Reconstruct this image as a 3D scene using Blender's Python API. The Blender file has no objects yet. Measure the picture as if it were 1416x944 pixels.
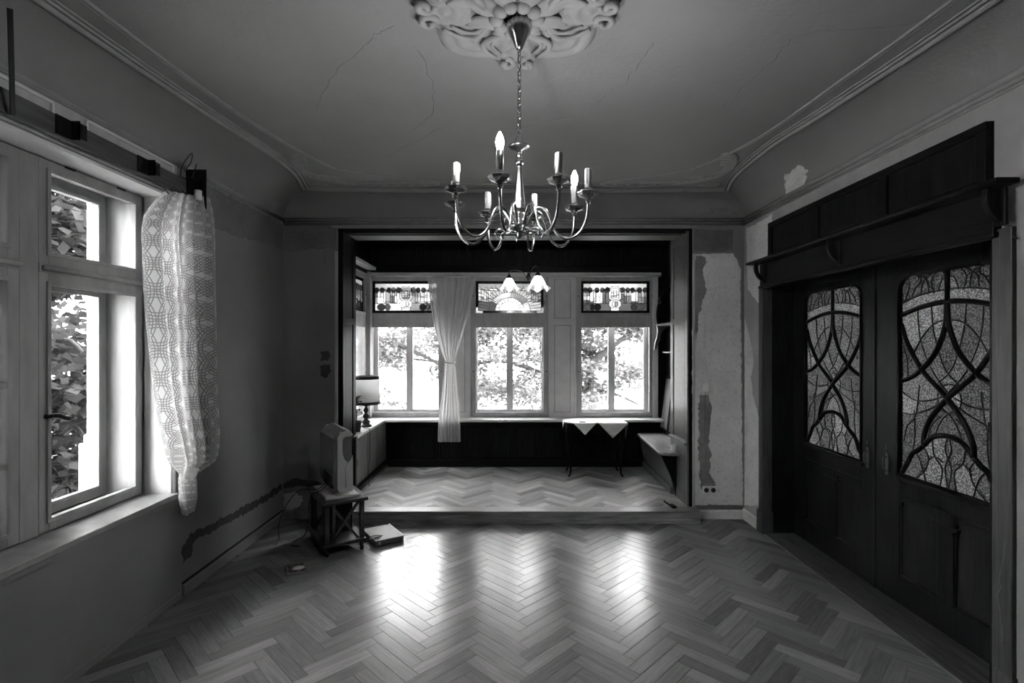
import bpy, bmesh, math, random
import numpy as np
from mathutils import Vector, Matrix, noise
from mathutils.geometry import delaunay_2d_cdt

random.seed(7)
rng = np.random.default_rng(7)
S = bpy.context.scene
COL = S.collection
PI = math.pi
R = math.radians

# ------------------------------------------------------------------ camera, sky, exposure
FPX, CX, CY, EYE = 712.0, 708.0, 475.0, 1.65
cam_d = bpy.data.cameras.new('camera')
cam_d.sensor_width = 36.0
cam_d.lens = FPX / 1416.0 * 36.0
cam_d.shift_y = 3.0 / 1416.0
cam_d.clip_start = 0.05
cam_d.clip_end = 300
cam = bpy.data.objects.new('camera', cam_d)
cam.location = (0, 0, EYE)
cam.rotation_euler = (PI / 2, 0, 0)
COL.objects.link(cam)
S.camera = cam

world = bpy.data.worlds.new('overcast_sky')
S.world = world
world.use_nodes = True
bgn = world.node_tree.nodes['Background']
bgn.inputs['Color'].default_value = (1, 1, 1, 1)
bgn.inputs['Strength'].default_value = 5.5
BULB = 160.0            # candle bulbs of the chandelier
PENDANT = 16.0          # bulbs in the glass shades

S.view_settings.view_transform = 'Standard'
S.view_settings.look = 'None'
S.view_settings.gamma = 1.0
S.view_settings.use_curve_mapping = False
S.view_settings.exposure = 2.6
S.cycles.max_bounces = 14
S.cycles.diffuse_bounces = 6
S.cycles.transparent_max_bounces = 24
S.cycles.transmission_bounces = 8
S.cycles.glossy_bounces = 4
S.cycles.sample_clamp_indirect = 6.0
S.cycles.caustics_reflective = False
S.cycles.caustics_refractive = False


def XW(x, d): return (x - CX) / FPX * d
def ZW(y, d): return EYE - (y - CY) / FPX * d
def FLO(x, y, z=0.0):
    d = FPX * (EYE - z) / (y - CY)
    return Vector((XW(x, d), d, z))


# ------------------------------------------------------------------ materials
def _nodes(name):
    m = bpy.data.materials.new(name)
    m.use_nodes = True
    nt = m.node_tree
    return m, nt, nt.nodes, nt.links, nt.nodes['Principled BSDF'], nt.nodes['Material Output']


def g(v): return (v, v, v, 1)


def mat(name, v, rough=.6, amt=.15, scale=6.0, stretch=(1, 1, 1), bump=0.0, bscale=60.0, metal=0.0, spec=.5, detail=6, coat=0.0):
    """neutral grey with noise variation in object space"""
    m, nt, N, L, b, out = _nodes(name)
    b.inputs['Roughness'].default_value = rough
    b.inputs['Metallic'].default_value = metal
    b.inputs['Specular IOR Level'].default_value = spec
    b.inputs['Coat Weight'].default_value = coat
    b.inputs['Coat Roughness'].default_value = .15
    tc = N.new('ShaderNodeTexCoord')
    mp = N.new('ShaderNodeMapping')
    mp.inputs['Scale'].default_value = stretch
    L.new(tc.outputs['Object'], mp.inputs['Vector'])
    nz = N.new('ShaderNodeTexNoise')
    nz.inputs['Scale'].default_value = scale
    nz.inputs['Detail'].default_value = detail
    L.new(mp.outputs['Vector'], nz.inputs['Vector'])
    rp = N.new('ShaderNodeValToRGB')
    rp.color_ramp.elements[0].position = .3
    rp.color_ramp.elements[1].position = .72
    rp.color_ramp.elements[0].color = g(max(0.002, v * (1 - amt)))
    rp.color_ramp.elements[1].color = g(min(1, v * (1 + amt)))
    L.new(nz.outputs['Fac'], rp.inputs['Fac'])
    L.new(rp.outputs['Color'], b.inputs['Base Color'])
    if bump:
        n2 = N.new('ShaderNodeTexNoise')
        n2.inputs['Scale'].default_value = bscale
        n2.inputs['Detail'].default_value = 5
        L.new(mp.outputs['Vector'], n2.inputs['Vector'])
        bp = N.new('ShaderNodeBump')
        bp.inputs['Strength'].default_value = bump
        bp.inputs['Distance'].default_value = .01
        L.new(n2.outputs['Fac'], bp.inputs['Height'])
        L.new(bp.outputs['Normal'], b.inputs['Normal'])
    return m


def plaster_mat(name, v, v2, scale=3.0, lo=.42, hi=.6, speck=True, rough=.9):
    """old plaster: two tones in large blotches, fine specks"""
    m, nt, N, L, b, out = _nodes(name)
    b.inputs['Roughness'].default_value = rough
    b.inputs['Specular IOR Level'].default_value = .2
    tc = N.new('ShaderNodeTexCoord')
    n1 = N.new('ShaderNodeTexNoise')
    n1.inputs['Scale'].default_value = scale
    n1.inputs['Detail'].default_value = 9
    n1.inputs['Roughness'].default_value = .62
    L.new(tc.outputs['Object'], n1.inputs['Vector'])
    r1 = N.new('ShaderNodeValToRGB')
    r1.color_ramp.elements[0].position = lo
    r1.color_ramp.elements[1].position = hi
    r1.color_ramp.elements[0].color = g(v)
    r1.color_ramp.elements[1].color = g(v2)
    L.new(n1.outputs['Fac'], r1.inputs['Fac'])
    col = r1.outputs['Color']
    n2 = N.new('ShaderNodeTexNoise')
    n2.inputs['Scale'].default_value = 45
    n2.inputs['Detail'].default_value = 6
    L.new(tc.outputs['Object'], n2.inputs['Vector'])
    if speck:
        r2 = N.new('ShaderNodeValToRGB')
        r2.color_ramp.elements[0].position = .3
        r2.color_ramp.elements[1].position = .46
        r2.color_ramp.elements[0].color = g(.78)
        r2.color_ramp.elements[1].color = g(1)
        L.new(n2.outputs['Fac'], r2.inputs['Fac'])
        mx = N.new('ShaderNodeMix')
        mx.data_type = 'RGBA'
        mx.blend_type = 'MULTIPLY'
        mx.inputs['Factor'].default_value = 1
        L.new(col, mx.inputs['A'])
        L.new(r2.outputs['Color'], mx.inputs['B'])
        col = mx.outputs['Result']
    L.new(col, b.inputs['Base Color'])
    bp = N.new('ShaderNodeBump')
    bp.inputs['Strength'].default_value = .25
    bp.inputs['Distance'].default_value = .006
    L.new(n2.outputs['Fac'], bp.inputs['Height'])
    L.new(bp.outputs['Normal'], b.inputs['Normal'])
    return m


def parquet_mat(name, attr, k=1.0):
    """oak block, tone differs from block to block, grain runs along the block (UV u)"""
    m, nt, N, L, b, out = _nodes(name)
    uv = N.new('ShaderNodeUVMap')
    mp = N.new('ShaderNodeMapping')
    mp.inputs['Scale'].default_value = (5, 70, 1)
    L.new(uv.outputs['UV'], mp.inputs['Vector'])
    if attr:
        a = N.new('ShaderNodeAttribute')
        a.attribute_name = 'tone'
        rnd = a.outputs['Fac']
    else:
        oi = N.new('ShaderNodeObjectInfo')
        rnd = oi.outputs['Random']
    cmb = N.new('ShaderNodeCombineXYZ')
    mul = N.new('ShaderNodeMath'); mul.operation = 'MULTIPLY'; mul.inputs[1].default_value = 37
    L.new(rnd, mul.inputs[0])
    L.new(mul.outputs[0], cmb.inputs['Z'])
    add = N.new('ShaderNodeVectorMath'); add.operation = 'ADD'
    L.new(mp.outputs['Vector'], add.inputs[0])
    L.new(cmb.outputs[0], add.inputs[1])
    nz = N.new('ShaderNodeTexNoise')
    nz.inputs['Scale'].default_value = 1.0
    nz.inputs['Detail'].default_value = 6
    nz.inputs['Roughness'].default_value = .65
    L.new(add.outputs[0], nz.inputs['Vector'])
    r1 = N.new('ShaderNodeValToRGB')
    e = r1.color_ramp.elements
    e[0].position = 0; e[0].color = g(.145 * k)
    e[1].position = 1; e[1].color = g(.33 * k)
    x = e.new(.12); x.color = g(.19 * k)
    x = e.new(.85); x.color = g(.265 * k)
    L.new(rnd, r1.inputs['Fac'])
    r2 = N.new('ShaderNodeValToRGB')
    r2.color_ramp.elements[0].position = .3; r2.color_ramp.elements[0].color = g(.68)
    r2.color_ramp.elements[1].position = .62; r2.color_ramp.elements[1].color = g(1)
    L.new(nz.outputs['Fac'], r2.inputs['Fac'])
    mx = N.new('ShaderNodeMix'); mx.data_type = 'RGBA'; mx.blend_type = 'MULTIPLY'
    mx.inputs['Factor'].default_value = 1
    L.new(r1.outputs['Color'], mx.inputs['A']); L.new(r2.outputs['Color'], mx.inputs['B'])
    L.new(mx.outputs['Result'], b.inputs['Base Color'])
    # worn varnish: gloss varies over the floor
    geo = N.new('ShaderNodeNewGeometry')
    n3 = N.new('ShaderNodeTexNoise'); n3.inputs['Scale'].default_value = 3.0; n3.inputs['Detail'].default_value = 3
    L.new(geo.outputs['Position'], n3.inputs['Vector'])
    mr = N.new('ShaderNodeMath'); mr.operation = 'MULTIPLY_ADD'
    mr.inputs[1].default_value = .09; mr.inputs[2].default_value = .178
    L.new(n3.outputs['Fac'], mr.inputs[0])
    L.new(mr.outputs[0], b.inputs['Roughness'])
    b.inputs['Specular IOR Level'].default_value = .36
    bp = N.new('ShaderNodeBump'); bp.inputs['Strength'].default_value = .12; bp.inputs['Distance'].default_value = .003
    L.new(nz.outputs['Fac'], bp.inputs['Height'])
    L.new(bp.outputs['Normal'], b.inputs['Normal'])
    return m


def clear_glass(name, tint=.93, refl=.06):
    m, nt, N, L, b, out = _nodes(name)
    N.remove(b)
    t = N.new('ShaderNodeBsdfTransparent'); t.inputs['Color'].default_value = g(tint)
    gl = N.new('ShaderNodeBsdfGlossy'); gl.inputs['Roughness'].default_value = .02
    fr = N.new('ShaderNodeLayerWeight'); fr.inputs['Blend'].default_value = .12
    ml = N.new('ShaderNodeMath'); ml.operation = 'MULTIPLY'; ml.inputs[1].default_value = .6
    L.new(fr.outputs['Fresnel'], ml.inputs[0])
    mx = N.new('ShaderNodeMixShader')
    L.new(ml.outputs[0], mx.inputs['Fac'])
    L.new(t.outputs[0], mx.inputs[1]); L.new(gl.outputs[0], mx.inputs[2])
    L.new(mx.outputs[0], out.inputs['Surface'])
    return m


def art_glass(name, stops, clear=.5, hammered=0.0):
    """coloured leaded glass; the tone differs from pane to pane"""
    m, nt, N, L, b, out = _nodes(name)
    N.remove(b)
    oi = N.new('ShaderNodeObjectInfo')
    rp = N.new('ShaderNodeValToRGB')
    rp.color_ramp.interpolation = 'CONSTANT'
    e = rp.color_ramp.elements
    e[0].position = stops[0][0]; e[0].color = g(stops[0][1])
    e[1].position = stops[1][0]; e[1].color = g(stops[1][1])
    for p, v in stops[2:]:
        k = e.new(p); k.color = g(v)
    L.new(oi.outputs['Random'], rp.inputs['Fac'])
    col = rp.outputs['Color']
    t = N.new('ShaderNodeBsdfTransparent')
    tr = N.new('ShaderNodeBsdfTranslucent')
    gl = N.new('ShaderNodeBsdfGlossy'); gl.inputs['Roughness'].default_value = .12
    if hammered:
        tc = N.new('ShaderNodeTexCoord')
        vo = N.new('ShaderNodeTexVoronoi'); vo.inputs['Scale'].default_value = 95
        L.new(tc.outputs['Object'], vo.inputs['Vector'])
        r2 = N.new('ShaderNodeValToRGB')
        r2.color_ramp.elements[0].position = .05; r2.color_ramp.elements[0].color = g(1)
        r2.color_ramp.elements[1].position = .6; r2.color_ramp.elements[1].color = g(.3)
        L.new(vo.outputs['Distance'], r2.inputs['Fac'])
        mx0 = N.new('ShaderNodeMix'); mx0.data_type = 'RGBA'; mx0.blend_type = 'MULTIPLY'
        mx0.inputs['Factor'].default_value = 1
        L.new(col, mx0.inputs['A']); L.new(r2.outputs['Color'], mx0.inputs['B'])
        col = mx0.outputs['Result']
        bp = N.new('ShaderNodeBump'); bp.inputs['Strength'].default_value = hammered; bp.inputs['Distance'].default_value = .006
        L.new(vo.outputs['Distance'], bp.inputs['Height'])
        L.new(bp.outputs['Normal'], gl.inputs['Normal'])
        L.new(bp.outputs['Normal'], tr.inputs['Normal'])
    L.new(col, t.inputs['Color']); L.new(col, tr.inputs['Color'])
    mx = N.new('ShaderNodeMixShader'); mx.inputs['Fac'].default_value = 1 - clear
    L.new(t.outputs[0], mx.inputs[1]); L.new(tr.outputs[0], mx.inputs[2])
    m2 = N.new('ShaderNodeMixShader'); m2.inputs['Fac'].default_value = .06
    L.new(mx.outputs[0], m2.inputs[1]); L.new(gl.outputs[0], m2.inputs[2])
    L.new(m2.outputs[0], out.inputs['Surface'])
    return m


def lace_mat(name, pattern, su, sv, hole=.35, hole_l=.05, lo=.36):
    """net curtain: sheer ground, denser threads in a woven pattern (UV)"""
    m, nt, N, L, b, out = _nodes(name)
    N.remove(b)
    uv = N.new('ShaderNodeUVMap')
    def M(op, a, bb=None, c=None):
        n = N.new('ShaderNodeMath'); n.operation = op
        for i, s in enumerate((a, bb, c)):
            if s is None: continue
            if isinstance(s, (int, float)): n.inputs[i].default_value = s
            else: L.new(s, n.inputs[i])
        return n.outputs[0]
    sp = N.new('ShaderNodeSeparateXYZ'); L.new(uv.outputs['UV'], sp.inputs[0])
    U = M('MULTIPLY', sp.outputs[0], su); V = M('MULTIPLY', sp.outputs[1], sv)
    if pattern == 'circles':
        tot = None
        for (ou, ov) in ((0, 0), (.5, 0), (0, .5), (.5, .5)):
            fu = M('SUBTRACT', M('FRACT', M('ADD', U, ou)), .5)
            fv = M('SUBTRACT', M('FRACT', M('ADD', V, ov)), .5)
            r = M('SQRT', M('ADD', M('MULTIPLY', fu, fu), M('MULTIPLY', fv, fv)))
            # three concentric threads near r=.5, .43, .36
            ring = M('MULTIPLY', M('LESS_THAN', r, .5), M('GREATER_THAN', M('SINE', M('MULTIPLY', r, 120)), .35))
            ring = M('MULTIPLY', ring, M('GREATER_THAN', r, .36))
            tot = ring if tot is None else M('MAXIMUM', tot, ring)
        dens = tot
    else:
        nz = N.new('ShaderNodeTexVoronoi'); nz.inputs['Scale'].default_value = 1
        cb = N.new('ShaderNodeCombineXYZ'); L.new(U, cb.inputs[0]); L.new(V, cb.inputs[1])
        L.new(cb.outputs[0], nz.inputs['Vector'])
        dens = M('LESS_THAN', nz.outputs['Distance'], .33)
    tp = N.new('ShaderNodeBsdfTransparent')
    tr = N.new('ShaderNodeBsdfTranslucent'); df = N.new('ShaderNodeBsdfDiffuse')
    rp = N.new('ShaderNodeMapRange'); rp.inputs['To Min'].default_value = .86; rp.inputs['To Max'].default_value = lo
    L.new(dens, rp.inputs['Value'])
    cc = N.new('ShaderNodeCombineXYZ')
    for i in range(3): L.new(rp.outputs[0], cc.inputs[i])
    L.new(cc.outputs[0], tr.inputs['Color']); L.new(cc.outputs[0], df.inputs['Color'])
    m1 = N.new('ShaderNodeMixShader'); m1.inputs['Fac'].default_value = .5
    L.new(tr.outputs[0], m1.inputs[1]); L.new(df.outputs[0], m1.inputs[2])
    m2 = N.new('ShaderNodeMixShader')
    hl = N.new('ShaderNodeMapRange'); hl.inputs['To Min'].default_value = hole; hl.inputs['To Max'].default_value = hole_l
    L.new(dens, hl.inputs['Value'])
    L.new(hl.outputs[0], m2.inputs['Fac'])
    L.new(m1.outputs[0], m2.inputs[1]); L.new(tp.outputs[0], m2.inputs[2])
    L.new(m2.outputs[0], out.inputs['Surface'])
    return m


def leaf_mat(name, v):
    m, nt, N, L, b, out = _nodes(name)
    N.remove(b)
    a = N.new('ShaderNodeAttribute'); a.attribute_name = 'tone'
    mr = N.new('ShaderNodeMapRange'); mr.inputs['To Min'].default_value = v * .6; mr.inputs['To Max'].default_value = v * 1.35
    L.new(a.outputs['Fac'], mr.inputs['Value'])
    cc = N.new('ShaderNodeCombineXYZ')
    for i in range(3): L.new(mr.outputs[0], cc.inputs[i])
    df = N.new('ShaderNodeBsdfDiffuse'); tr = N.new('ShaderNodeBsdfTranslucent')
    L.new(cc.outputs[0], df.inputs['Color']); L.new(cc.outputs[0], tr.inputs['Color'])
    mx = N.new('ShaderNodeMixShader'); mx.inputs['Fac'].default_value = .4
    L.new(df.outputs[0], mx.inputs[1]); L.new(tr.outputs[0], mx.inputs[2])
    L.new(mx.outputs[0], out.inputs['Surface'])
    return m


def emit(name, s):
    m, nt, N, L, b, out = _nodes(name)
    b.inputs['Base Color'].default_value = g(.8)
    b.inputs['Emission Color'].default_value = g(1)
    b.inputs['Emission Strength'].default_value = s
    return m


def translucent(name, v, f=.5):
    m, nt, N, L, b, out = _nodes(name)
    N.remove(b)
    df = N.new('ShaderNodeBsdfDiffuse'); tr = N.new('ShaderNodeBsdfTranslucent')
    df.inputs['Color'].default_value = g(v); tr.inputs['Color'].default_value = g(v)
    mx = N.new('ShaderNodeMixShader'); mx.inputs['Fac'].default_value = f
    L.new(df.outputs[0], mx.inputs[1]); L.new(tr.outputs[0], mx.inputs[2])
    L.new(mx.outputs[0], out.inputs['Surface'])
    return m


def picture_mat(name):
    m, nt, N, L, b, out = _nodes(name)
    tc = N.new('ShaderNodeTexCoord')
    mp = N.new('ShaderNodeMapping'); mp.inputs['Scale'].default_value = (18, 24, 1); mp.inputs['Location'].default_value = (-.35, .1, 0)
    L.new(tc.outputs['Object'], mp.inputs['Vector'])
    gr = N.new('ShaderNodeTexGradient'); gr.gradient_type = 'SPHERICAL'
    L.new(mp.outputs['Vector'], gr.inputs['Vector'])
    nz = N.new('ShaderNodeTexNoise'); nz.inputs['Scale'].default_value = 45; nz.inputs['Detail'].default_value = 4
    L.new(tc.outputs['Object'], nz.inputs['Vector'])
    ad = N.new('ShaderNodeMath'); ad.operation = 'MULTIPLY_ADD'; ad.inputs[1].default_value = .7
    L.new(nz.outputs['Fac'], ad.inputs[0]); L.new(gr.outputs['Fac'], ad.inputs[2])
    rp = N.new('ShaderNodeValToRGB')
    rp.color_ramp.elements[0].position = .35; rp.color_ramp.elements[0].color = g(.04)
    rp.color_ramp.elements[1].position = .75; rp.color_ramp.elements[1].color = g(.75)
    L.new(ad.outputs[0], rp.inputs['Fac'])
    L.new(rp.outputs['Color'], b.inputs['Base Color'])
    b.inputs['Roughness'].default_value = .3
    return m


M = dict(
    wall=plaster_mat('painted_wall', .21, .25, 1.5, .35, .7, speck=False),
    wall_low=plaster_mat('frieze_band', .15, .20, 2.5, .38, .6),
    pier=plaster_mat('stripped_plaster', .60, .74, 2.6, .36, .66),
    wall_r=plaster_mat('right_plaster', .30, .37, 2.4, .38, .62, speck=False),
    filler=plaster_mat('dark_filler', .06, .09, 9, .35, .65),
    filler_mid=plaster_mat('grey_filler', .20, .27, 9, .35, .65),
    pale=plaster_mat('pale_plaster', .55, .66, 5, .35, .65),
    ceil=plaster_mat('ceiling_paint', .23, .265, 1.2, .35, .7, speck=False),
    stucco=mat('stucco', .27, .8, .1, 12),
    crack=mat('crack_dark', .17, .9, .3, 30),
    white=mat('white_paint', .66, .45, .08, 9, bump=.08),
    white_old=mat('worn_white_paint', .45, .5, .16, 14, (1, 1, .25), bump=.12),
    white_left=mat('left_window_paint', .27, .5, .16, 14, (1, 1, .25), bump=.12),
    marble=mat('marble', .26, .25, .18, 7, (1, 1, 1), detail=9),
    dark=mat('dark_stained_wood', .010, .35, .35, 5, (9, 9, .8), bump=.1, bscale=14, spec=.1),
    dark_h=mat('dark_wood_rail', .010, .35, .35, 5, (9, .8, 9), bump=.1, bscale=14, spec=.1),
    dark_x=mat('dark_wood_board', .010, .38, .35, 5, (.8, 9, 9), bump=.1, bscale=14, spec=.15),
    door=mat('door_wood', .011, .36, .4, 5, (12, 12, .9), bump=.12, bscale=14, spec=.10),
    door_panel=mat('door_veneer', .010, .36, .55, 4, (10, 10, 1.2), bump=.1, bscale=12, spec=.14),
    casing=mat('casing_wood', .055, .4, .4, 5, (12, 12, .7), bump=.12, bscale=14),
    mid=mat('bench_wood', .11, .32, .3, 5, (.9, 10, 9), bump=.1, bscale=14),
    mid_y=mat('seat_wood', .34, .3, .25, 5, (9, .9, 9), bump=.1, bscale=14),
    cabinet=mat('cabinet_wood', .16, .4, .35, 5, (9, 9, .8), bump=.1, bscale=14),
    step=mat('step_oak', .26, .33, .25, 6, (.8, 9, 9), bump=.1, bscale=14),
    riser=mat('step_riser_wood', .26, .5, .45, 5, (.9, 8, 8), bump=.15, bscale=14),
    threshold=mat('threshold_wood', .075, .5, .4, 5, (9, .9, 9), bump=.15, bscale=14, spec=.2),
    sub=mat('floor_bed', .03, .9, .2, 10),
    block=parquet_mat('parquet_oak', False),
    block_bay_lit=parquet_mat('parquet_oak_window_lit', False, 2.2),  # same oak, lightened: window light on the bay floor is put into its colour
    block_rest=parquet_mat('parquet_oak_rest', True),
    glass=clear_glass('window_glass'),
    art=art_glass('leaded_glass', [(0, .17), (.12, .26), (.30, .34), (.5, .42), (.75, .50)], .35),
    oval=art_glass('leaded_glass_dark', [(0, .05), (.3, .09), (.6, .13), (.85, .22)], .3),
    artborder=art_glass('leaded_glass_border', [(0, .004), (.35, .007), (.6, .012), (.85, .025)], .3),
    doorglass=art_glass('hammered_glass', [(0, .30), (.3, .36), (.6, .42), (.85, .50)], .12, .7),
    lead=mat('lead_came', .03, .45, .1, 10, metal=.6),
    chrome=mat('polished_brass', .45, .19, .06, 8, metal=1),
    iron=mat('black_iron', .02, .45, .2, 10, metal=.7),
    brass=mat('lock_plate', .10, .3, .2, 12, metal=.9),
    candle=mat('candle_sleeve', .34, .5, .1, 12),
    candle_top=mat('lamp_socket', .15, .5, .1, 12),
    bulb=emit('lit_bulb', BULB),
    pbulb=emit('pendant_bulb', PENDANT),
    shade_g=translucent('opal_glass', .88, .45),
    netgrey=translucent('grey_net', .22, .7),
    shade_f=translucent('lampshade_fabric', .84, .72),
    black=mat('black_trim', .012, .5, .2, 20),
    lampwood=mat('turned_dark_wood', .02, .3, .3, 8),
    leafd=mat('houseplant_leaf', .03, .4, .3, 12),
    pot=mat('dark_flower_pot', .05, .5, .2, 12),
    saucer=mat('pale_saucer', .6, .4, .1, 12),
    soil=mat('soil', .02, .95, .4, 60),
    silver=mat('silver_plastic', .60, .36, .04, 8, metal=.1),
    tvback=mat('grey_plastic_back', .16, .45, .06, 8),
    screen=mat('dark_screen', .012, .12, .05, 4),
    plastic=mat('black_plastic', .012, .5, .15, 15, spec=.25),
    device=mat('brushed_device', .20, .45, .06, 10, spec=.3),
    cable=mat('cable_black', .012, .5, .1, 15),
    cord=mat('cord_brown', .05, .5, .1, 15),
    stand=mat('stand_wood', .05, .35, .35, 6, (9, 1, 9), bump=.1, bscale=14),
    cloth=mat('white_cloth', .82, .85, .04, 40, bump=.15, bscale=300),
    cup=mat('white_china', .8, .2, .04, 10),
    plate=mat('switch_plastic', .72, .4, .05, 10),
    hole=mat('socket_hole', .05, .6, .1, 10),
    button=mat('pale_button', .5, .5, .1, 20),
    stand_pale=mat('frayed_string', .16, .8, .2, 20),
    boardw=mat('pelmet_board', .075, .6, .35, 5, (9, .7, 9), bump=.15, bscale=14),
    lace=lace_mat('net_curtain_circles', 'circles', 6.0, 13.0, .15, .03, .34),
    lace2=lace_mat('net_curtain_fine', 'dots', 90, 260, .25, .12, .62),
    leaf=leaf_mat('tree_leaf', .19),
    leaf_l=leaf_mat('near_tree_leaf', .05),
    bark=mat('tree_bark', .06, .9, .4, 8, bump=.3),
    gravel=mat('pale_gravel', .40, .95, .15, 12),
    stone=mat('white_render', .86, .8, .04, 5),
    picture=picture_mat('small_picture'),
    roofm=mat('roof_tiles', .4, .8, .2, 10),
    hall=mat('hall_wall', .55, .8, .06, 4),
)


# ------------------------------------------------------------------ mesh builder
class MB:
    def __init__(s):
        s.v = []; s.f = []; s.mi = []; s.smooth = []; s.cur = 0

    def _add(s, vs, fs, sm=False):
        o = len(s.v)
        s.v.extend([tuple(p) for p in vs])
        for f in fs:
            s.f.append([i + o for i in f]); s.mi.append(s.cur); s.smooth.append(sm)
        return s

    def box(s, x0, x1, y0, y1, z0, z1):
        x0, x1 = min(x0, x1), max(x0, x1); y0, y1 = min(y0, y1), max(y0, y1); z0, z1 = min(z0, z1), max(z0, z1)
        v = [(x0, y0, z0), (x1, y0, z0), (x1, y1, z0), (x0, y1, z0), (x0, y0, z1), (x1, y0, z1), (x1, y1, z1), (x0, y1, z1)]
        return s._add(v, [(0, 3, 2, 1), (4, 5, 6, 7), (0, 1, 5, 4), (1, 2, 6, 5), (2, 3, 7, 6), (3, 0, 4, 7)])

    def hexa(s, b4, t4):
        """bottom quad (ccw from above) and top quad"""
        return s._add(list(b4) + list(t4), [(3, 2, 1, 0), (4, 5, 6, 7), (0, 1, 5, 4), (1, 2, 6, 5), (2, 3, 7, 6), (3, 0, 4, 7)])

    def prism(s, pts, fn, a, b):
        """2-D outline pts -> fn(u,v,w) for w=a and w=b"""
        n = len(pts)
        v = [fn(p[0], p[1], a) for p in pts] + [fn(p[0], p[1], b) for p in pts]
        fs = [list(range(n))[::-1], list(range(n, 2 * n))] + [(i, (i + 1) % n, n + (i + 1) % n, n + i) for i in range(n)]
        return s._add(v, fs)

    def tube(s, pts, r, n=8, closed=False, flat=1.0, fdir=None, cap=True):
        P = [Vector(p) for p in pts]
        m = len(P)
        rs = r if isinstance(r, (list, tuple)) else [r] * m
        T = []
        for i in range(m):
            a = P[(i - 1) % m] if (closed or i > 0) else P[i]
            b = P[(i + 1) % m] if (closed or i < m - 1) else P[i]
            t = (b - a)
            T.append(t.normalized() if t.length > 1e-9 else Vector((0, 0, 1)))
        ref = Vector(fdir) if fdir is not None else (Vector((0, 0, 1)) if abs(T[0].z) < .9 else Vector((1, 0, 0)))
        nrm = (ref - T[0] * ref.dot(T[0])).normalized()
        vs, fs = [], []
        for i in range(m):
            if fdir is not None:
                q = Vector(fdir) - T[i] * Vector(fdir).dot(T[i])
                nrm = q.normalized() if q.length > 1e-6 else nrm
            else:
                q = nrm - T[i] * nrm.dot(T[i])
                nrm = q.normalized() if q.length > 1e-6 else T[i].orthogonal().normalized()
            bn = T[i].cross(nrm)
            for k in range(n):
                a = 2 * PI * k / n
                vs.append(P[i] + nrm * (math.cos(a) * rs[i] * flat) + bn * (math.sin(a) * rs[i]))
        cnt = m if closed else m - 1
        for i in range(cnt):
            j = (i + 1) % m
            for k in range(n):
                l = (k + 1) % n
                fs.append((i * n + k, i * n + l, j * n + l, j * n + k))
        if cap and not closed:
            fs.append(list(range(n))[::-1]); fs.append([(m - 1) * n + k for k in range(n)])
        return s._add(vs, fs, True)

    def bar(s, a, b, w, h, up=(0, 0, 1)):
        """square bar from a to b; w across, h along up"""
        a, b = Vector(a), Vector(b)
        t = (b - a).normalized(); u = Vector(up); u = (u - t * u.dot(t)).normalized(); c = t.cross(u)
        q = lambda p, i, j: p + c * (i * w / 2) + u * (j * h / 2)
        v = [q(a, -1, -1), q(a, 1, -1), q(a, 1, 1), q(a, -1, 1), q(b, -1, -1), q(b, 1, -1), q(b, 1, 1), q(b, -1, 1)]
        return s._add(v, [(0, 1, 2, 3), (7, 6, 5, 4), (0, 4, 5, 1), (1, 5, 6, 2), (2, 6, 7, 3), (3, 7, 4, 0)])

    def lathe(s, prof, c=(0, 0, 0), n=20, closed=False, rot=0, scale=None):
        """prof: (r, z) bottom to top"""
        c = Vector(c); vs, fs = [], []
        for (r, z) in prof:
            for k in range(n):
                a = 2 * PI * k / n + rot
                vs.append(c + Vector((r * math.cos(a), r * math.sin(a), z)))
        m = len(prof)
        for i in range(m - 1):
            for k in range(n):
                l = (k + 1) % n
                fs.append((i * n + k, i * n + l, (i + 1) * n + l, (i + 1) * n + k))
        if prof[0][0] > 1e-5: fs.append(list(range(n))[::-1])
        if prof[-1][0] > 1e-5: fs.append([(m - 1) * n + k for k in range(n)])
        return s._add(vs, fs, n > 8)

    def grid(s, fn, nu, nv, sm=True):
        vs = [fn(i / nu, j / nv) for j in range(nv + 1) for i in range(nu + 1)]
        fs = [(j * (nu + 1) + i, j * (nu + 1) + i + 1, (j + 1) * (nu + 1) + i + 1, (j + 1) * (nu + 1) + i) for j in range(nv) for i in range(nu)]
        return s._add(vs, fs, sm)

    def mesh(s, name, mats):
        me = bpy.data.meshes.new(name)
        me.from_pydata(s.v, [], s.f)
        for m in (mats if isinstance(mats, (list, tuple)) else [mats]):
            me.materials.append(m)
        me.polygons.foreach_set('material_index', s.mi)
        me.polygons.foreach_set('use_smooth', s.smooth)
        me.update()
        return me

    def build(s, name, mats, parent=None, bevel=0.0, loc=None, solid=0.0, weld=False):
        me = s.mesh(name, mats)
        o = bpy.data.objects.new(name, me)
        COL.objects.link(o)
        if parent is not None: o.parent = parent
        if loc is not None: o.location = loc
        if solid:
            md = o.modifiers.new('thick', 'SOLIDIFY'); md.thickness = solid
        if bevel:
            md = o.modifiers.new('edge', 'BEVEL'); md.width = bevel; md.segments = 2; md.limit_method = 'ANGLE'
            md.angle_limit = R(40)
        return o


def tag(o, label=None, cat=None, group=None, kind=None):
    if label: o['label'] = label
    if cat: o['category'] = cat
    if group: o['group'] = group
    if kind: o['kind'] = kind
    return o


def struct(o): o['kind'] = 'structure'; return o


def empty(name, loc, rz=0, label=None, cat=None, group=None, kind=None):
    o = bpy.data.objects.new(name, None)
    o.location = loc; o.rotation_euler = (0, 0, rz); o.empty_display_size = .05
    COL.objects.link(o)
    return tag(o, label, cat, group, kind)


def inst(name, me, parent=None, loc=(0, 0, 0), rot=(0, 0, 0)):
    o = bpy.data.objects.new(name, me)
    o.location = loc; o.rotation_euler = rot
    COL.objects.link(o)
    if parent is not None: o.parent = parent
    return o


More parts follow.
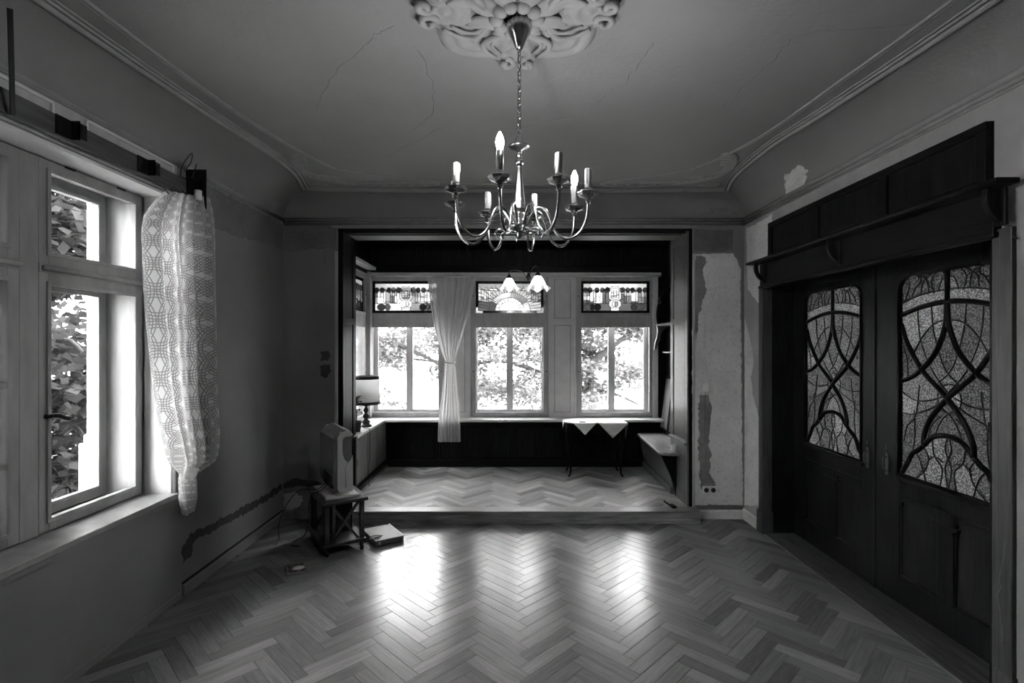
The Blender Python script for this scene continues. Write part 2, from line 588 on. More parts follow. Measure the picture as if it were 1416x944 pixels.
def smooth_path(pts, n=6, closed=False):
    """Catmull-Rom through pts"""
    P = [Vector(p) for p in pts]; m = len(P); out = []
    rng_ = range(m if closed else m - 1)
    for i in rng_:
        p0 = P[(i - 1) % m] if closed or i > 0 else P[0]
        p1 = P[i]; p2 = P[(i + 1) % m]
        p3 = P[(i + 2) % m] if closed or i < m - 2 else P[-1]
        for k in range(n):
            t = k / n
            out.append(.5 * ((2 * p1) + (p2 - p0) * t + (2 * p0 - 5 * p1 + 4 * p2 - p3) * t * t + (3 * p1 - p0 - 3 * p2 + p3) * t ** 3))
    if not closed: out.append(P[-1])
    return out


def wall_mesh(u0, u1, v0, v1, w0, w1, holes, fn):
    """wall with rectangular holes; fn(u,v,w)->xyz; w0 room face, w1 outer face"""
    b = MB()
    us = sorted({u0, u1, *[h[0] for h in holes], *[h[1] for h in holes]})
    vs = sorted({v0, v1, *[h[2] for h in holes], *[h[3] for h in holes]})
    def hole(u, v): return any(h[0] < u < h[1] and h[2] < v < h[3] for h in holes)
    for i in range(len(us) - 1):
        for j in range(len(vs) - 1):
            a, c, d, e = us[i], us[i + 1], vs[j], vs[j + 1]
            if hole((a + c) / 2, (d + e) / 2): continue
            for w in (w0, w1):
                b._add([fn(a, d, w), fn(c, d, w), fn(c, e, w), fn(a, e, w)], [(0, 1, 2, 3)])
    def rim(a, c, d, e):
        q = [(a, d), (c, d), (c, e), (a, e)]
        for k in range(4):
            p, r = q[k], q[(k + 1) % 4]
            b._add([fn(p[0], p[1], w0), fn(r[0], r[1], w0), fn(r[0], r[1], w1), fn(p[0], p[1], w1)], [(0, 1, 2, 3)])
    rim(u0, u1, v0, v1)
    for h in holes: rim(*h)
    return b


def rough_outline(pts, amp=.012, step=.03, seed=0, closed=True):
    """irregular edge for a torn patch"""
    out = []; n = len(pts)
    for i in range(n if closed else n - 1):
        a = Vector((pts[i][0], pts[i][1], 0)); b = Vector((pts[(i + 1) % n][0], pts[(i + 1) % n][1], 0))
        L = (b - a).length; k = max(1, int(L / step)); nrm = Vector((-(b - a).y, (b - a).x, 0)).normalized()
        for j in range(k):
            p = a.lerp(b, j / k)
            h = noise.noise(Vector((p.x * 28, p.y * 28, seed * 7.3))) * amp + noise.noise(Vector((p.x * 80, p.y * 80, seed * 3.1))) * amp * .5
            out.append((p.x + nrm.x * h, p.y + nrm.y * h))
    return out


def patch(name, pts, fn, m, parent, amp=.012, step=.025, seed=0, th=.002):
    b = MB(); b.prism(rough_outline(pts, amp, step, seed), fn, 0, th)
    return b.build(name, m, parent)


# ------------------------------------------------------------------ room dimensions
XL, XR, YB, YF = -2.154, 2.188, 4.855, -1.5
ZCOR, ZC = 2.81, 3.035
BXL, BXR, BYB = -1.81, 1.95, 6.45     # bay
OXL, OXR, OZ = -1.64, 1.70, 2.734     # opening to the bay
BF = .113                             # bay floor
YW = 6.5                              # bay window plane
fnL = lambda u, v, w: (XL - w, u, v)   # left wall: u=y, w outward
fnR = lambda u, v, w: (XR + w, u, v)
fnB = lambda u, v, w: (u, YB + w, v)

# walls
LW_H = (.80, 3.27, .70, 2.59)
wl = struct(wall_mesh(YF, YB + .45, -.2, 3.2, 0, .5, [LW_H], fnL).build('wall_left', M['wall']))
RD_H = (2.325, 4.484, 0, 2.2)
wr = struct(wall_mesh(YF, YB + .45, -.2, 3.2, 0, .30, [RD_H], fnR).build('wall_right', M['wall_r']))
wb = struct(wall_mesh(XL, XR, -.2, 3.2, 0, .40, [(OXL, OXR, 0, OZ)], fnB).build('wall_back', M['wall']))
wf = struct(wall_mesh(XL - .3, XR + .3, -.2, 3.2, 0, .2, [], lambda u, v, w: (u, YF - w, v)).build('wall_front', M['wall']))

# ------------------------------------------------------------------ parquet
BL, BW = .39, .078


def clip_poly(poly, x0, x1, y0, y1):
    def cut(P, inside, inter):
        out = []
        for i in range(len(P)):
            a, b = P[i], P[(i + 1) % len(P)]
            if inside(a):
                out.append(a)
                if not inside(b): out.append(inter(a, b))
            elif inside(b): out.append(inter(a, b))
        return out
    def ix(c): return lambda a, b: (c, a[1] + (b[1] - a[1]) * (c - a[0]) / (b[0] - a[0]))
    def iy(c): return lambda a, b: (a[0] + (b[0] - a[0]) * (c - a[1]) / (b[1] - a[1]), c)
    for ins, it in ((lambda p: p[0] >= x0, ix(x0)), (lambda p: p[0] <= x1, ix(x1)), (lambda p: p[1] >= y0, iy(y0)), (lambda p: p[1] <= y1, iy(y1))):
        if poly: poly = cut(poly, ins, it)
    return poly


def block_mb(poly, h=.006):
    """poly in block coordinates (u along length); slightly tapered top edge"""
    cx = sum(p[0] for p in poly) / len(poly); cy = sum(p[1] for p in poly) / len(poly)
    gap, ch = .0005, .0014
    def ins(p, k):
        L = math.hypot(p[0] - cx, p[1] - cy) or 1
        return (p[0] - math.copysign(min(k, abs(p[0] - cx)), p[0] - cx), p[1] - math.copysign(min(k, abs(p[1] - cy)), p[1] - cy))
    n = len(poly)
    v = [(*ins(p, gap), 0) for p in poly] + [(*ins(p, gap), h - .001) for p in poly] + [(*ins(p, ch), h) for p in poly]
    f = [(i, (i + 1) % n, n + (i + 1) % n, n + i) for i in range(n)] + [(n + i, n + (i + 1) % n, 2 * n + (i + 1) % n, 2 * n + i) for i in range(n)] + [list(range(2 * n, 3 * n))]
    return v, f


def uv_planar(me):
    uv = me.uv_layers.new(name='UVMap')
    for lp in me.loops:
        c = me.vertices[lp.vertex_index].co
        uv.data[lp.index].uv = (c.x, c.y)


def lay_parquet(parent, x0, x1, y0, y1, z, origin, limit, seen, bm='block'):
    c, s = math.cos(PI / 4), math.sin(PI / 4)
    full = [(0, 0), (BL, 0), (BL, BW), (0, BW)]
    v, f = block_mb(full)
    fm = bpy.data.meshes.new('parquet_block'); fm.from_pydata(v, [], f); fm.materials.append(M[bm]); uv_planar(fm)
    blocks = []
    for i in range(-90, 90):
        for j in range(-14, 14):
            for kind in (0, 1):
                p0, q0 = i * BW + j * BL, i * BW - j * BL
                if kind == 1: p0, q0 = p0 + BW, q0 + BW      # vertical block: local x along q
                ang = PI / 4 if kind == 0 else PI / 4 + PI / 2
                ox = origin[0] + p0 * c - q0 * s; oy = origin[1] + p0 * s + q0 * c
                ca, sa = math.cos(ang), math.sin(ang)
                W_ = [(ox + a * ca - b * sa, oy + a * sa + b * ca) for a, b in full]
                if max(p[0] for p in W_) < x0 or min(p[0] for p in W_) > x1 or max(p[1] for p in W_) < y0 or min(p[1] for p in W_) > y1: continue
                cl = clip_poly(W_, x0, x1, y0, y1)
                if len(cl) < 3: continue
                ar = abs(sum(cl[k][0] * cl[(k + 1) % len(cl)][1] - cl[(k + 1) % len(cl)][0] * cl[k][1] for k in range(len(cl)))) / 2
                if ar < .0004: continue
                cut = len(cl) != 4 or abs(ar - BL * BW) > 1e-6
                mx = sum(p[0] for p in cl) / len(cl); my = sum(p[1] for p in cl) / len(cl)
                loc = [((p[0] - ox) * ca + (p[1] - oy) * sa, -(p[0] - ox) * sa + (p[1] - oy) * ca) for p in cl]
                blocks.append((0 if seen(mx, my) else 1, my, mx, cut, loc, (ox, oy), ang))
    blocks.sort(key=lambda t: (t[0], t[1]))
    rest_v, rest_f, tone, uvs = [], [], [], []
    for k, (_, my, mx, cut, loc, o, ang) in enumerate(blocks):
        dz = random.uniform(-.0004, .0004)
        if k < limit:
            if cut:
                v, f = block_mb(loc); me = bpy.data.meshes.new('parquet_block'); me.from_pydata(v, [], f); me.materials.append(M[bm]); uv_planar(me)
            else: me = fm
            ob = inst('parquet_block', me, parent, (o[0], o[1], z - .006 + dz), (random.uniform(-.0012, .0012), random.uniform(-.0006, .0006), ang))
        else:
            v, f = block_mb(loc); base = len(rest_v); t = random.random()
            ca, sa = math.cos(ang), math.sin(ang)
            for p in v:
                rest_v.append((o[0] + p[0] * ca - p[1] * sa, o[1] + p[0] * sa + p[1] * ca, p[2] + z - .006 + dz)); tone.append(t); uvs.append((p[0], p[1]))
            rest_f.extend([[q + base for q in ff] for ff in f])
    if rest_v:
        me = bpy.data.meshes.new('parquet_blocks_beyond'); me.from_pydata(rest_v, [], rest_f); me.materials.append(M['block_rest'])
        a = me.attributes.new('tone', 'FLOAT', 'POINT'); a.data.foreach_set('value', tone)
        uv = me.uv_layers.new(name='UVMap')
        for lp in me.loops: uv.data[lp.index].uv = uvs[lp.vertex_index]
        ob = inst('parquet_blocks', me, parent); ob['kind'] = 'stuff'


fl = struct(MB().box(XL - .4, XR + .35, YF, YB, -.15, -.0055).build('floor', M['sub']))
lay_parquet(fl, XL + .002, XR - .002, YF + .002, 4.83, 0.0, (.641, 2.897), 300,
            lambda x, y: y > 2.36 and abs(x) < y * .97)
bay_floor = struct(MB().box(BXL - .2, BXR + .2, YB + .006, BYB + .3, -.15, BF - .0055).build('floor_bay', M['sub']))
lay_parquet(bay_floor, BXL, BXR, YB + .01, BYB - .02, BF, (.64, 5.1), 290, lambda x, y: True, 'block_bay_lit')
MB().box(-1.70, 1.736, 4.712, YB + .008, BF - .016, BF + .001).build('step_nosing', M['step'], bay_floor, .006)
b = MB().box(-1.695, 1.730, 4.720, YB, 0, BF - .016)
b.build('step_riser', M['riser'], bay_floor, .002)
MB().box(-1.695, 1.733, 4.715, 4.722, BF - .028, BF - .016).build('step_bead', M['riser'], bay_floor)

# ------------------------------------------------------------------ ceiling, cove, mouldings
b = MB().box(XL - .5, XR + .4, YF - .2, YB + .4, ZC, ZC + .2)
ce = struct(b.build('ceiling', M['ceil']))
outerL = [(-1.93, YF), (-1.90, .8), (-1.895, 2.0), (-1.83, 3.0), (-1.765, 3.6), (-1.75, 3.95), (-1.775, 4.25), (-1.86, 4.59)]
outerR = [(1.97, YF), (1.95, .8), (1.935, 2.0), (1.865, 3.0), (1.81, 3.5), (1.815, 4.0), (1.85, 4.3), (1.93, 4.61)]
innerL = [(-1.76, YF), (-1.75, .8), (-1.72, 2.07), (-1.665, 2.9), (-1.60, 3.355), (-1.50, 3.78), (-1.396, 4.075)]
innerR = [(1.80, YF), (1.80, .8), (1.773, 2.08), (1.735, 2.64), (1.673, 3.355), (1.56, 3.8), (1.41, 4.10)]
innerB = [(-1.396, 4.075), (-1.0, 4.27), (-.536, 4.42), (0, 4.475), (.4, 4.455), (.732, 4.40), (1.1, 4.26), (1.41, 4.10)]
sp2 = lambda pts, n=8: [Vector((p[0], p[1])) for p in smooth_path([(q[0], q[1], 0) for q in pts], n)]
OL, OR_ = sp2(outerL), sp2(outerR)
OBk = [(-1.86, 4.59), (-1.2, 4.63), (0, 4.65), (1.2, 4.64), (1.93, 4.61)]
OB = sp2(OBk)


def cove(name, outer, wallpts, label):
    b = MB(); n = len(outer); K = 10
    vs, fs = [], []
    for i in range(n):
        o, w = outer[i], wallpts[i]
        for k in range(K + 1):
            t = k / K * PI / 2
            h = 1 - math.cos(t)
            vs.append((w[0] + (o[0] - w[0]) * h, w[1] + (o[1] - w[1]) * h, ZCOR + (3.02 - ZCOR) * math.sin(t)))
    for i in range(n - 1):
        for k in range(K):
            a = i * (K + 1) + k
            fs.append((a, a + 1, a + K + 2, a + K + 1))
    b._add(vs, fs, True)
    return struct(b.build(name, M['ceil'], None, solid=0))


def remap(o, a0, a1, b0, b1): return b0 + (o - a0) / (a1 - a0) * (b1 - b0)
c1 = cove('trim_1', OL, [(XL, remap(p.y, YF, 4.59, YF, YB)) for p in OL], '')
c2 = cove('trim_2', OR_, [(XR, remap(p.y, YF, 4.61, YF, YB)) for p in OR_], '')
c3 = cove('trim_3', OB, [(remap(p.x, -1.86, 1.93, XL, XR), YB) for p in OB], '')


def ceiling_line(name, pts, rs, z):
    parts = []
    t4 = MB()
    for (off, r, dz) in rs:
        q = []
        for i, p in enumerate(pts):
            a = pts[max(0, i - 1)]; c = pts[min(len(pts) - 1, i + 1)]
            d = Vector((c[0] - a[0], c[1] - a[1])).normalized()
            q.append((p[0] - d.y * off, p[1] + d.x * off, z + dz))
        t4.tube(q, r, 8, flat=.8, fdir=(0, 0, 1))
    return struct(t4.build(name, M['stucco']))


# outer beads where the cove ends, inner beads round the ceiling field
ceiling_line('trim_4', OL, [(0, .018, -.003), (-.035, .010, 0), (-.058, .007, .003)], 3.025)
ceiling_line('trim_5', OR_, [(0, .018, -.003), (.035, .010, 0), (.058, .007, .003)], 3.025)
ceiling_line('trim_6', OB, [(0, .016, -.003), (-.03, .010, 0), (-.05, .006, .003)], 3.025)
ceiling_line('trim_7', sp2(innerL), [(0, .011, 0), (.022, .006, 0)], 3.035)
ceiling_line('trim_8', sp2(innerR), [(0, .011, 0), (-.022, .006, 0)], 3.035)
ceiling_line('trim_9', sp2(innerB), [(0, .010, 0), (.02, .006, 0)], 3.035)

# corner scrollwork
def scroll(name, sx, shift):
    o = MB()
    def add(cx, cy, a, bb, rot, t0, t1, r):
        q = []
        for k in range(25):
            t = t0 + (t1 - t0) * k / 24
            x = a * math.cos(t); y = bb * math.sin(t)
            q.append((shift + sx * (cx + x * math.cos(rot) - y * math.sin(rot)), cy + x * math.sin(rot) + y * math.cos(rot), ZC))
        o.tube(q, [1.5 * r * (.35 + .65 * math.sin(PI * (k + 1) / 26)) for k in range(25)], 6, flat=.7, fdir=(0, 0, 1))
    for k in range(5):
        add(-1.60 - .006 * k, 3.98 + .02 * k, .25 - .04 * k, .085 - .012 * k, R(105), -.5, 3.6, .016)
    for k in range(6):
        add(-1.36 + .05 * k, 4.46 + .006 * k, .17 + .06 * k, .055 + .006 * k, R(-5), -1.9, 1.5, .014)
    for k in range(3):
        add(-1.52 + .03 * k, 4.34, .22 - .05 * k, .05, R(40), 0, 4.8, .013)
    for k in range(4):
        add(-1.74 + .035 * k, 4.5, .05 - .006 * k, .02, R(60), 0, 6.0, .012)
    return struct(o.build(name, M['stucco']))
scroll('trim_10', 1, 0.0)
scroll('trim_11', -1, .03)

# cornice on the walls
def cornice(name, pts, prof=((.018, ZCOR + .006, .020), (.012, ZCOR - .022, .013), (.006, ZCOR - .042, .008))):
    b = MB()
    for k in range(len(pts) - 1):
        a, c = Vector(pts[k]), Vector(pts[k + 1])
        for (off, z, r) in prof:
            d = (c - a).normalized(); nn = Vector((-d.y, d.x, 0))
            b.tube([a + nn * (off * .4) + Vector((0, 0, z)), c + nn * (off * .4) + Vector((0, 0, z))], r, 8)
    return struct(b.build(name, M['stucco']))
cornice('trim_12', [(XL, YB, 0), (XL, YF, 0)], ((.014, ZCOR + .006, .013), (.010, ZCOR - .010, .007)))
cornice('trim_13', [(XR, YF, 0), (XR, YB, 0)])
cornice('trim_14', [(XR, YB, 0), (XL, YB, 0)])

# cracks
def crack(px, parent, seed):
    pts = []
    for i in range(len(px) - 1):
        for k in range(6):
            t = k / 6
            x = px[i][0] + (px[i + 1][0] - px[i][0]) * t; y = px[i][1] + (px[i + 1][1] - px[i][1]) * t
            d = FPX * (ZC - EYE) / (CY - y)
            j = noise.noise(Vector((x * .13, y * .13, seed))) * .02
            pts.append((XW(x, d) + j, d + j * .7, ZC - .0005))
    n = len(pts)
    MB().tube(pts, [.0012 + .0016 * abs(noise.noise(Vector((k * .4, seed, 0)))) for k in range(n)], 4, flat=.5, fdir=(0, 0, 1)).build('crack', M['crack'], parent)
crack([(548, 36), (520, 48), (497, 72), (470, 92), (452, 120), (434, 160)], ce, 1)
crack([(905, 60), (882, 88), (866, 112), (838, 128), (812, 158), (760, 166), (700, 180)], ce, 2)
crack([(1000, 145), (1042, 108), (1072, 80), (1096, 52), (1130, 43), (1200, 40), (1270, 33)], ce, 3)
crack([(622, 172), (590, 188), (556, 205), (530, 220)], ce, 4)
crack([(580, 70), (600, 120), (598, 160), (560, 185)], ce, 5)
crack([(440, 180), (450, 196), (452, 200)], ce, 6)


# ------------------------------------------------------------------ ceiling rosette
RC = Vector((.02, 2.13, ZC))
ros = empty('ceiling_rosette', RC, 0, 'large sculpted stucco rosette of scrolls and shells above the chandelier', 'rosette')
def shell(ang, dist, a, bb, h, rings, name):
    def fn(u, v):
        t = u * 2 * PI; r = v
        z = -h * (math.sqrt(max(0, 1 - r ** 6)) * (.45 + .55 * abs(math.cos(r * rings * PI))) )
        x = dist + a * r * math.cos(t) * (1 + .06 * math.cos(3 * t)); y = bb * r * math.sin(t)
        return (x * math.cos(ang) - y * math.sin(ang), x * math.sin(ang) + y * math.cos(ang), z + .004)
    MB().grid(fn, 32, 14).build(name, M['stucco'], ros)
for k in range(4):
    shell(R(45 + 90 * k), .265, .165, .185, .032, 2.5, 'shell')
for k in range(4):
    shell(R(90 * k), .30, .12, .13, .028, 2.0, 'scroll_shell')
    # ribbons that run from the centre and curl outward
    for sgn in (-1, 1):
        for q, r0 in ((0, .02), (1, .014)):
            pts = []
            for i in range(20):
                t = i / 19
                aa = R(90 * k) + sgn * (.12 + .55 * math.sin(t * PI * .9) * (1 - .25 * q)); rr = .09 + t * (.24 - .04 * q)
                pts.append((rr * math.cos(aa), rr * math.sin(aa), -.028 - .008 * math.sin(t * PI)))
            MB().tube(pts, [r0 * (1 - .5 * t / 19) for t in range(20)], 7, flat=.8, fdir=(0, 0, 1)).build('ribbon', M['stucco'], ros)
    # small curled knob at each tip
    t0 = R(90 * k)
    for sgn in (-1, 1):
        pts = []
        for i in range(22):
            t = i / 21 * 4.2 * PI / 2
            r = .042 * (1 - i / 28)
            cx, cy = .375, sgn * .05
            x, y = cx + r * math.cos(t + PI), cy + sgn * r * math.sin(t + PI)
            pts.append((x * math.cos(t0) - y * math.sin(t0), x * math.sin(t0) + y * math.cos(t0), -.02 - .012 * i / 21))
        MB().tube(pts, .015, 7).build('curl', M['stucco'], ros)
for k in range(8):
    a0 = R(22.5 + 45 * k)
    def petal(u, v, a0=a0):
        x = .07 + .17 * v; w = .055 * math.sin(PI * (.15 + .8 * v)) ; y = (u - .5) * 2 * w
        z = -.034 - .022 * math.cos((u - .5) * PI) * (1 - .5 * v) + .03 * v * v
        return (x * math.cos(a0) - y * math.sin(a0), x * math.sin(a0) + y * math.cos(a0), z)
    MB().grid(petal, 8, 8).build('petal', M['stucco'], ros, solid=.004)
for k in range(10):
    a0 = 2 * PI * k / 10
    def lobe(u, v, a0=a0):
        t = u * PI; ph = v * 2 * PI
        x = .085 + .032 * math.sin(t) * math.cos(ph); y = .03 * math.sin(t) * math.sin(ph); z = -.045 - .026 * math.cos(t)
        return (x * math.cos(a0) - y * math.sin(a0), x * math.sin(a0) + y * math.cos(a0), z)
    MB().grid(lobe, 8, 10).build('bud', M['stucco'], ros)

# ------------------------------------------------------------------ chandelier
CHX, CHY = XW(718, 2.14), 2.14
ch = empty('chandelier', (CHX, CHY, 0), 0, 'polished brass chandelier with eight candle arms hanging on a chain from the ceiling', 'chandelier')
zc0 = ZC - .062
MB().lathe([(.0, -.105), (.012, -.10), (.018, -.088), (.024, -.075), (.03, -.06), (.048, -.03), (.054, 0), (.052, .03), (.03, .036), (.0, .036)], (0, 0, zc0), 24).build('canopy', M['chrome'], ch)
lk = MB()
q = [(.0075 * math.cos(t), 0, .0125 * math.sin(t) * (1 if True else 1)) for t in [2 * PI * k / 14 for k in range(14)]]
q = [(x, y, z + math.copysign(.006, z)) for x, y, z in q]
lkm = lk.tube(q, .0026, 6, closed=True).mesh('chain_link', M['chrome'])
ztop, zbot = zc0 - .105, 2.505
nl = int((ztop - zbot) / .0285) + 1
for k in range(nl):
    inst('chain_link', lkm, ch, (0, 0, ztop - .010 - k * .0285), (0, 0, R(45) + (PI / 2 if k % 2 else 0)))
pts = [(.006 * math.sin(k * 1.3), .006 * math.cos(k * 1.3), ztop + .03 - (ztop - zbot + .02) * k / 24) for k in range(25)]
MB().tube(pts, .0022, 5).build('flex_cord', M['cable'], ch)
# column
MB().lathe([(0, 2.44), (.010, 2.44), (.012, 2.452), (.040, 2.462), (.046, 2.470), (.030, 2.480), (.016, 2.488), (.018, 2.5), (.010, 2.515), (.006, 2.53), (0, 2.53)], (0, 0, 0), 20).build('crown_cup', M['chrome'], ch)
MB().lathe([(0, 2.385), (.009, 2.385), (.017, 2.395), (.018, 2.405), (.010, 2.415), (.009, 2.425), (.014, 2.432), (.009, 2.441), (0, 2.441)], (0, 0, 0), 20).build('collar', M['chrome'], ch)
MB().lathe([(0, 2.19), (.022, 2.19), (.027, 2.21), (.026, 2.23), (.020, 2.28), (.014, 2.34), (.011, 2.38), (.011, 2.386), (0, 2.386)], (0, 0, 0), 8, rot=.2).build('column', M['chrome'], ch)
MB().lathe([(0, 2.085), (.006, 2.09), (.012, 2.10), (.008, 2.108), (.016, 2.115), (.034, 2.125), (.038, 2.14), (.034, 2.152), (.020, 2.16), (.016, 2.175), (.024, 2.185), (.022, 2.195), (0, 2.195)], (0, 0, 0), 20).build('hub', M['chrome'], ch)
RA = .285
armp = smooth_path([(.030, 0, 2.135), (.048, 0, 2.175), (.075, 0, 2.208), (.108, 0, 2.200), (.128, 0, 2.165), (.142, 0, 2.125), (.165, 0, 2.092), (.198, 0, 2.075), (.235, 0, 2.085), (.265, 0, 2.118), (.281, 0, 2.165), (RA, 0, 2.222)], 5)
arm_me = MB().tube(armp, .0062, 8).mesh('arm', M['chrome'])
tail = smooth_path([(.032, 0, 2.128), (.06, 0, 2.116), (.085, 0, 2.122), (.10, 0, 2.108), (.092, 0, 2.092)], 5)
tail_me = MB().tube(tail, [.007 - .0035 * k / (len(tail) - 1) for k in range(len(tail))], 7).mesh('scroll', M['chrome'])
cup_me = MB().lathe([(0, 2.212), (.010, 2.212), (.013, 2.222), (.009, 2.230), (.018, 2.236), (.040, 2.244), (.046, 2.254), (.040, 2.257), (.020, 2.252), (.013, 2.262), (.017, 2.27), (.013, 2.276), (0, 2.276)], (RA, 0, 0), 8, rot=.39).mesh('drip_cup', M['chrome'])
sl = MB().lathe([(0, 2.274), (.0132, 2.274), (.0132, 2.335), (.0120, 2.345), (.0130, 2.350), (.0105, 2.352), (.0105, 2.346), (0, 2.346)], (RA, 0, 0), 14)
for k, (a, zt) in enumerate(((.5, 2.30), (2.6, 2.315), (4.4, 2.29))):
    sl.tube([(RA + .0135 * math.cos(a), .0135 * math.sin(a), 2.348), (RA + .014 * math.cos(a), .014 * math.sin(a), zt)], [.0022, .0028], 5)
sleeve_me = sl.mesh('candle_sleeve', M['candle'])
soc_me = MB().lathe([(0, 2.343), (.009, 2.343), (.009, 2.353), (0, 2.353)], (RA, 0, 0), 12).mesh('lamp_socket', M['candle_top'])
bulb_me = MB().lathe([(0, 2.35), (.009, 2.352), (.011, 2.360), (.0145, 2.374), (.0145, 2.384), (.0115, 2.396), (.007, 2.408), (.0025, 2.416), (0, 2.418)], (RA, 0, 0), 16).mesh('bulb', M['bulb'])
for k in range(8):
    th = R(-15 + 45 * k)                    # angle from the camera side
    rz = math.atan2(-math.cos(th), math.sin(th))
    ar = inst('arm', arm_me, ch, rot=(0, 0, rz))
    inst('scroll', tail_me, ch, rot=(0, 0, rz + R(22)))
    inst('drip_cup', cup_me, ch, rot=(0, 0, rz))
    cs = inst('candle_sleeve', sleeve_me, ch, rot=(0, 0, rz))
    if k in (0, 3):
        tag(inst('bulb', bulb_me, ch, rot=(0, 0, rz)), 'lit candle bulb')
    else:
        inst('lamp_socket', soc_me, cs)


# ------------------------------------------------------------------ left window (casement box window)
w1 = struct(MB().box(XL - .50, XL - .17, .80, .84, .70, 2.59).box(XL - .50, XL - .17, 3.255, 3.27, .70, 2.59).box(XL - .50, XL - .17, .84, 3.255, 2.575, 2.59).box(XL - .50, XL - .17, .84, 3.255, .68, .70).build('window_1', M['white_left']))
CAS = [(2.54, 3.25), (1.73, 2.44), (.92, 1.63)]
def sash(parent, x, y0, y1, z0, z1, st, th, name='sash', bars=()):
    b = MB()
    b.box(x, x - th, y0, y0 + st, z0, z1); b.box(x, x - th, y1 - st, y1, z0, z1)
    b.box(x, x - th, y0 + st, y1 - st, z0, z0 + st); b.box(x, x - th, y0 + st, y1 - st, z1 - st, z1)
    # glazing rebate
    s2 = st - .016
    for (a, c, d, e) in ((y0 + s2, y0 + st + .006, z0 + s2, z1 - s2), (y1 - st - .006, y1 - s2, z0 + s2, z1 - s2)):
        b.box(x + .008, x - .004, a, c, d, e)
    for (d, e) in ((z0 + s2, z0 + st + .006), (z1 - st - .006, z1 - s2)):
        b.box(x + .008, x - .004, y0 + st, y1 - st, d, e)
    for zz in bars: b.box(x + .003, x - th, y0 + st, y1 - st, zz - .012, zz + .012)
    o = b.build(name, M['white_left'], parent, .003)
    MB().box(x - th * .45, x - th * .6, y0 + st - .005, y1 - st + .005, z0 + st - .005, z1 - st + .005).build('pane', M['glass'], o)
    return o
for i, (a, c) in enumerate(CAS):
    for (x, th, st) in ((-2.335, .045, .058), (-2.56, .045, .062)):
        sash(w1, x, a, c, 2.05, 2.575, st, th)
        sash(w1, x, a, c, .705, 2.005, st, th, bars=() if i == 0 else (1.08, 1.46))
    MB().box(-2.33, -2.60, a, c, 2.005, 2.05).build('transom_bar', M['white_left'], w1, .003)
    MB().tube([(-2.32, a + .01, 2.027), (-2.32, c - .01, 2.027)], .014, 8).build('transom_bead', M['white_left'], w1)
for y in (2.44, 1.63):
    MB().box(-2.335, -2.60, y, y + .10, .70, 2.575).build('mullion', M['white_left'], w1, .004)
for (a, c) in CAS[:2]:                                # small iron stays and hinges
    for t in (.25, .75):
        y = a + (c - a) * t
        MB().box(-2.325, -2.34, y - .03, y + .03, 2.566, 2.582).build('hinge', M['iron'], w1, .002)
hd = MB().lathe([(0, 0), (.012, 0), (.012, .006), (.008, .008), (.008, .03), (0, .03)], (0, 0, 0), 12)
h_ = hd.build('handle', M['iron'], w1); h_.location = (-2.332, 2.575, 1.285); h_.rotation_euler = (0, PI / 2, 0)
MB().tube(smooth_path([(-2.305, 2.57, 1.287), (-2.30, 2.61, 1.285), (-2.298, 2.65, 1.268), (-2.298, 2.675, 1.262)], 4), [.010, .011, .012, .013, .013, .013, .013, .013, .013, .013, .013, .013, .011][:13], 8).build('handle_grip', M['iron'], w1)
def netfn(u, v): return (-2.46 + .010 * math.sin(u * 70) + .006 * math.sin(u * 31 + 1), 1.75 + .67 * u, .73 + 1.82 * v)
tag(MB().grid(netfn, 90, 2).build('net_curtain', M['netgrey']), 'grey net hanging between the panes of the second left window casement', 'curtain')
# reveal linings and sill
b = MB().box(XL - .002, -2.335, 3.255, 3.27, .70, 2.59)
b.box(XL + .006, XL - .03, 3.262, 3.288, .70, 2.60)
b.build('reveal_lining', M['white'], w1, .002)
MB().box(XL - .002, -2.335, .84, 3.255, 2.575, 2.59).build('reveal_head', M['white'], w1)
MB().box(-2.118, -2.334, .78, 3.285, .668, .703).build('window_sill', M['marble'], w1, .004)
MB().box(-2.128, XL - .0, .79, 3.28, .64, .668).build('sill_bead', M['wall'], w1)

# white panelled strip above the pelmet board
tp = struct(MB().box(XL + .003, XL - .004, .7, 3.31, 2.60, 2.79).build('trim_15', M['white_old']))
def frame_strip(y0, y1, z0, z1, w=.012):
    b = MB()
    for z in (z0, z1): b.box(XL + .018, XL, y0, y1, z - w / 2, z + w / 2)
    for y in (y0, y1): b.box(XL + .018, XL, y - w / 2, y + w / 2, z0, z1)
    b.build('panel_moulding', M['white'], tp, .003)
frame_strip(1.5, 2.40, 2.63, 2.772); frame_strip(2.593, 3.25, 2.63, 2.772)
# pelmet board with iron brackets
pb = tag(MB().box(-2.095, -2.125, .8, 3.36, 2.605, 2.705).build('pelmet_board', M['boardw'], None, .002), 'long bare wooden curtain board with iron brackets above the left window', 'board')
for (y, big) in ((2.41, 0), (2.926, 0), (3.36, 1)):
    b = MB()
    h = .045 if not big else .07
    b.box(-2.094, -2.088, y - .05, y + .035, 2.66 - h, 2.66 + h)
    b.box(-2.155, -2.05, y + .03, y + .036, 2.66 - h, 2.66 + h)
    b.box(-2.056, -2.05, y + .03, y + .075, 2.66 - h * .8, 2.66 + h * .8)
    for (dy, dz) in ((-.03, .025), (-.03, -.025), (.01, .025), (.01, -.025)):
        b.lathe([(0, 0), (.004, 0), (.004, .003), (0, .004)], (-2.088, y + dy, 2.66 + dz), 6)
    b.build('bracket', M['iron'], pb)
b = MB().tube([(-2.03, 3.33, 2.58), (-2.03, 3.33, 2.64)], .022, 12); b.build('cord_roller', M['plate'], pb)
b = MB().box(-2.154, -2.02, 3.40, 3.406, 2.54, 2.80); b.build('end_plate', M['iron'], pb)
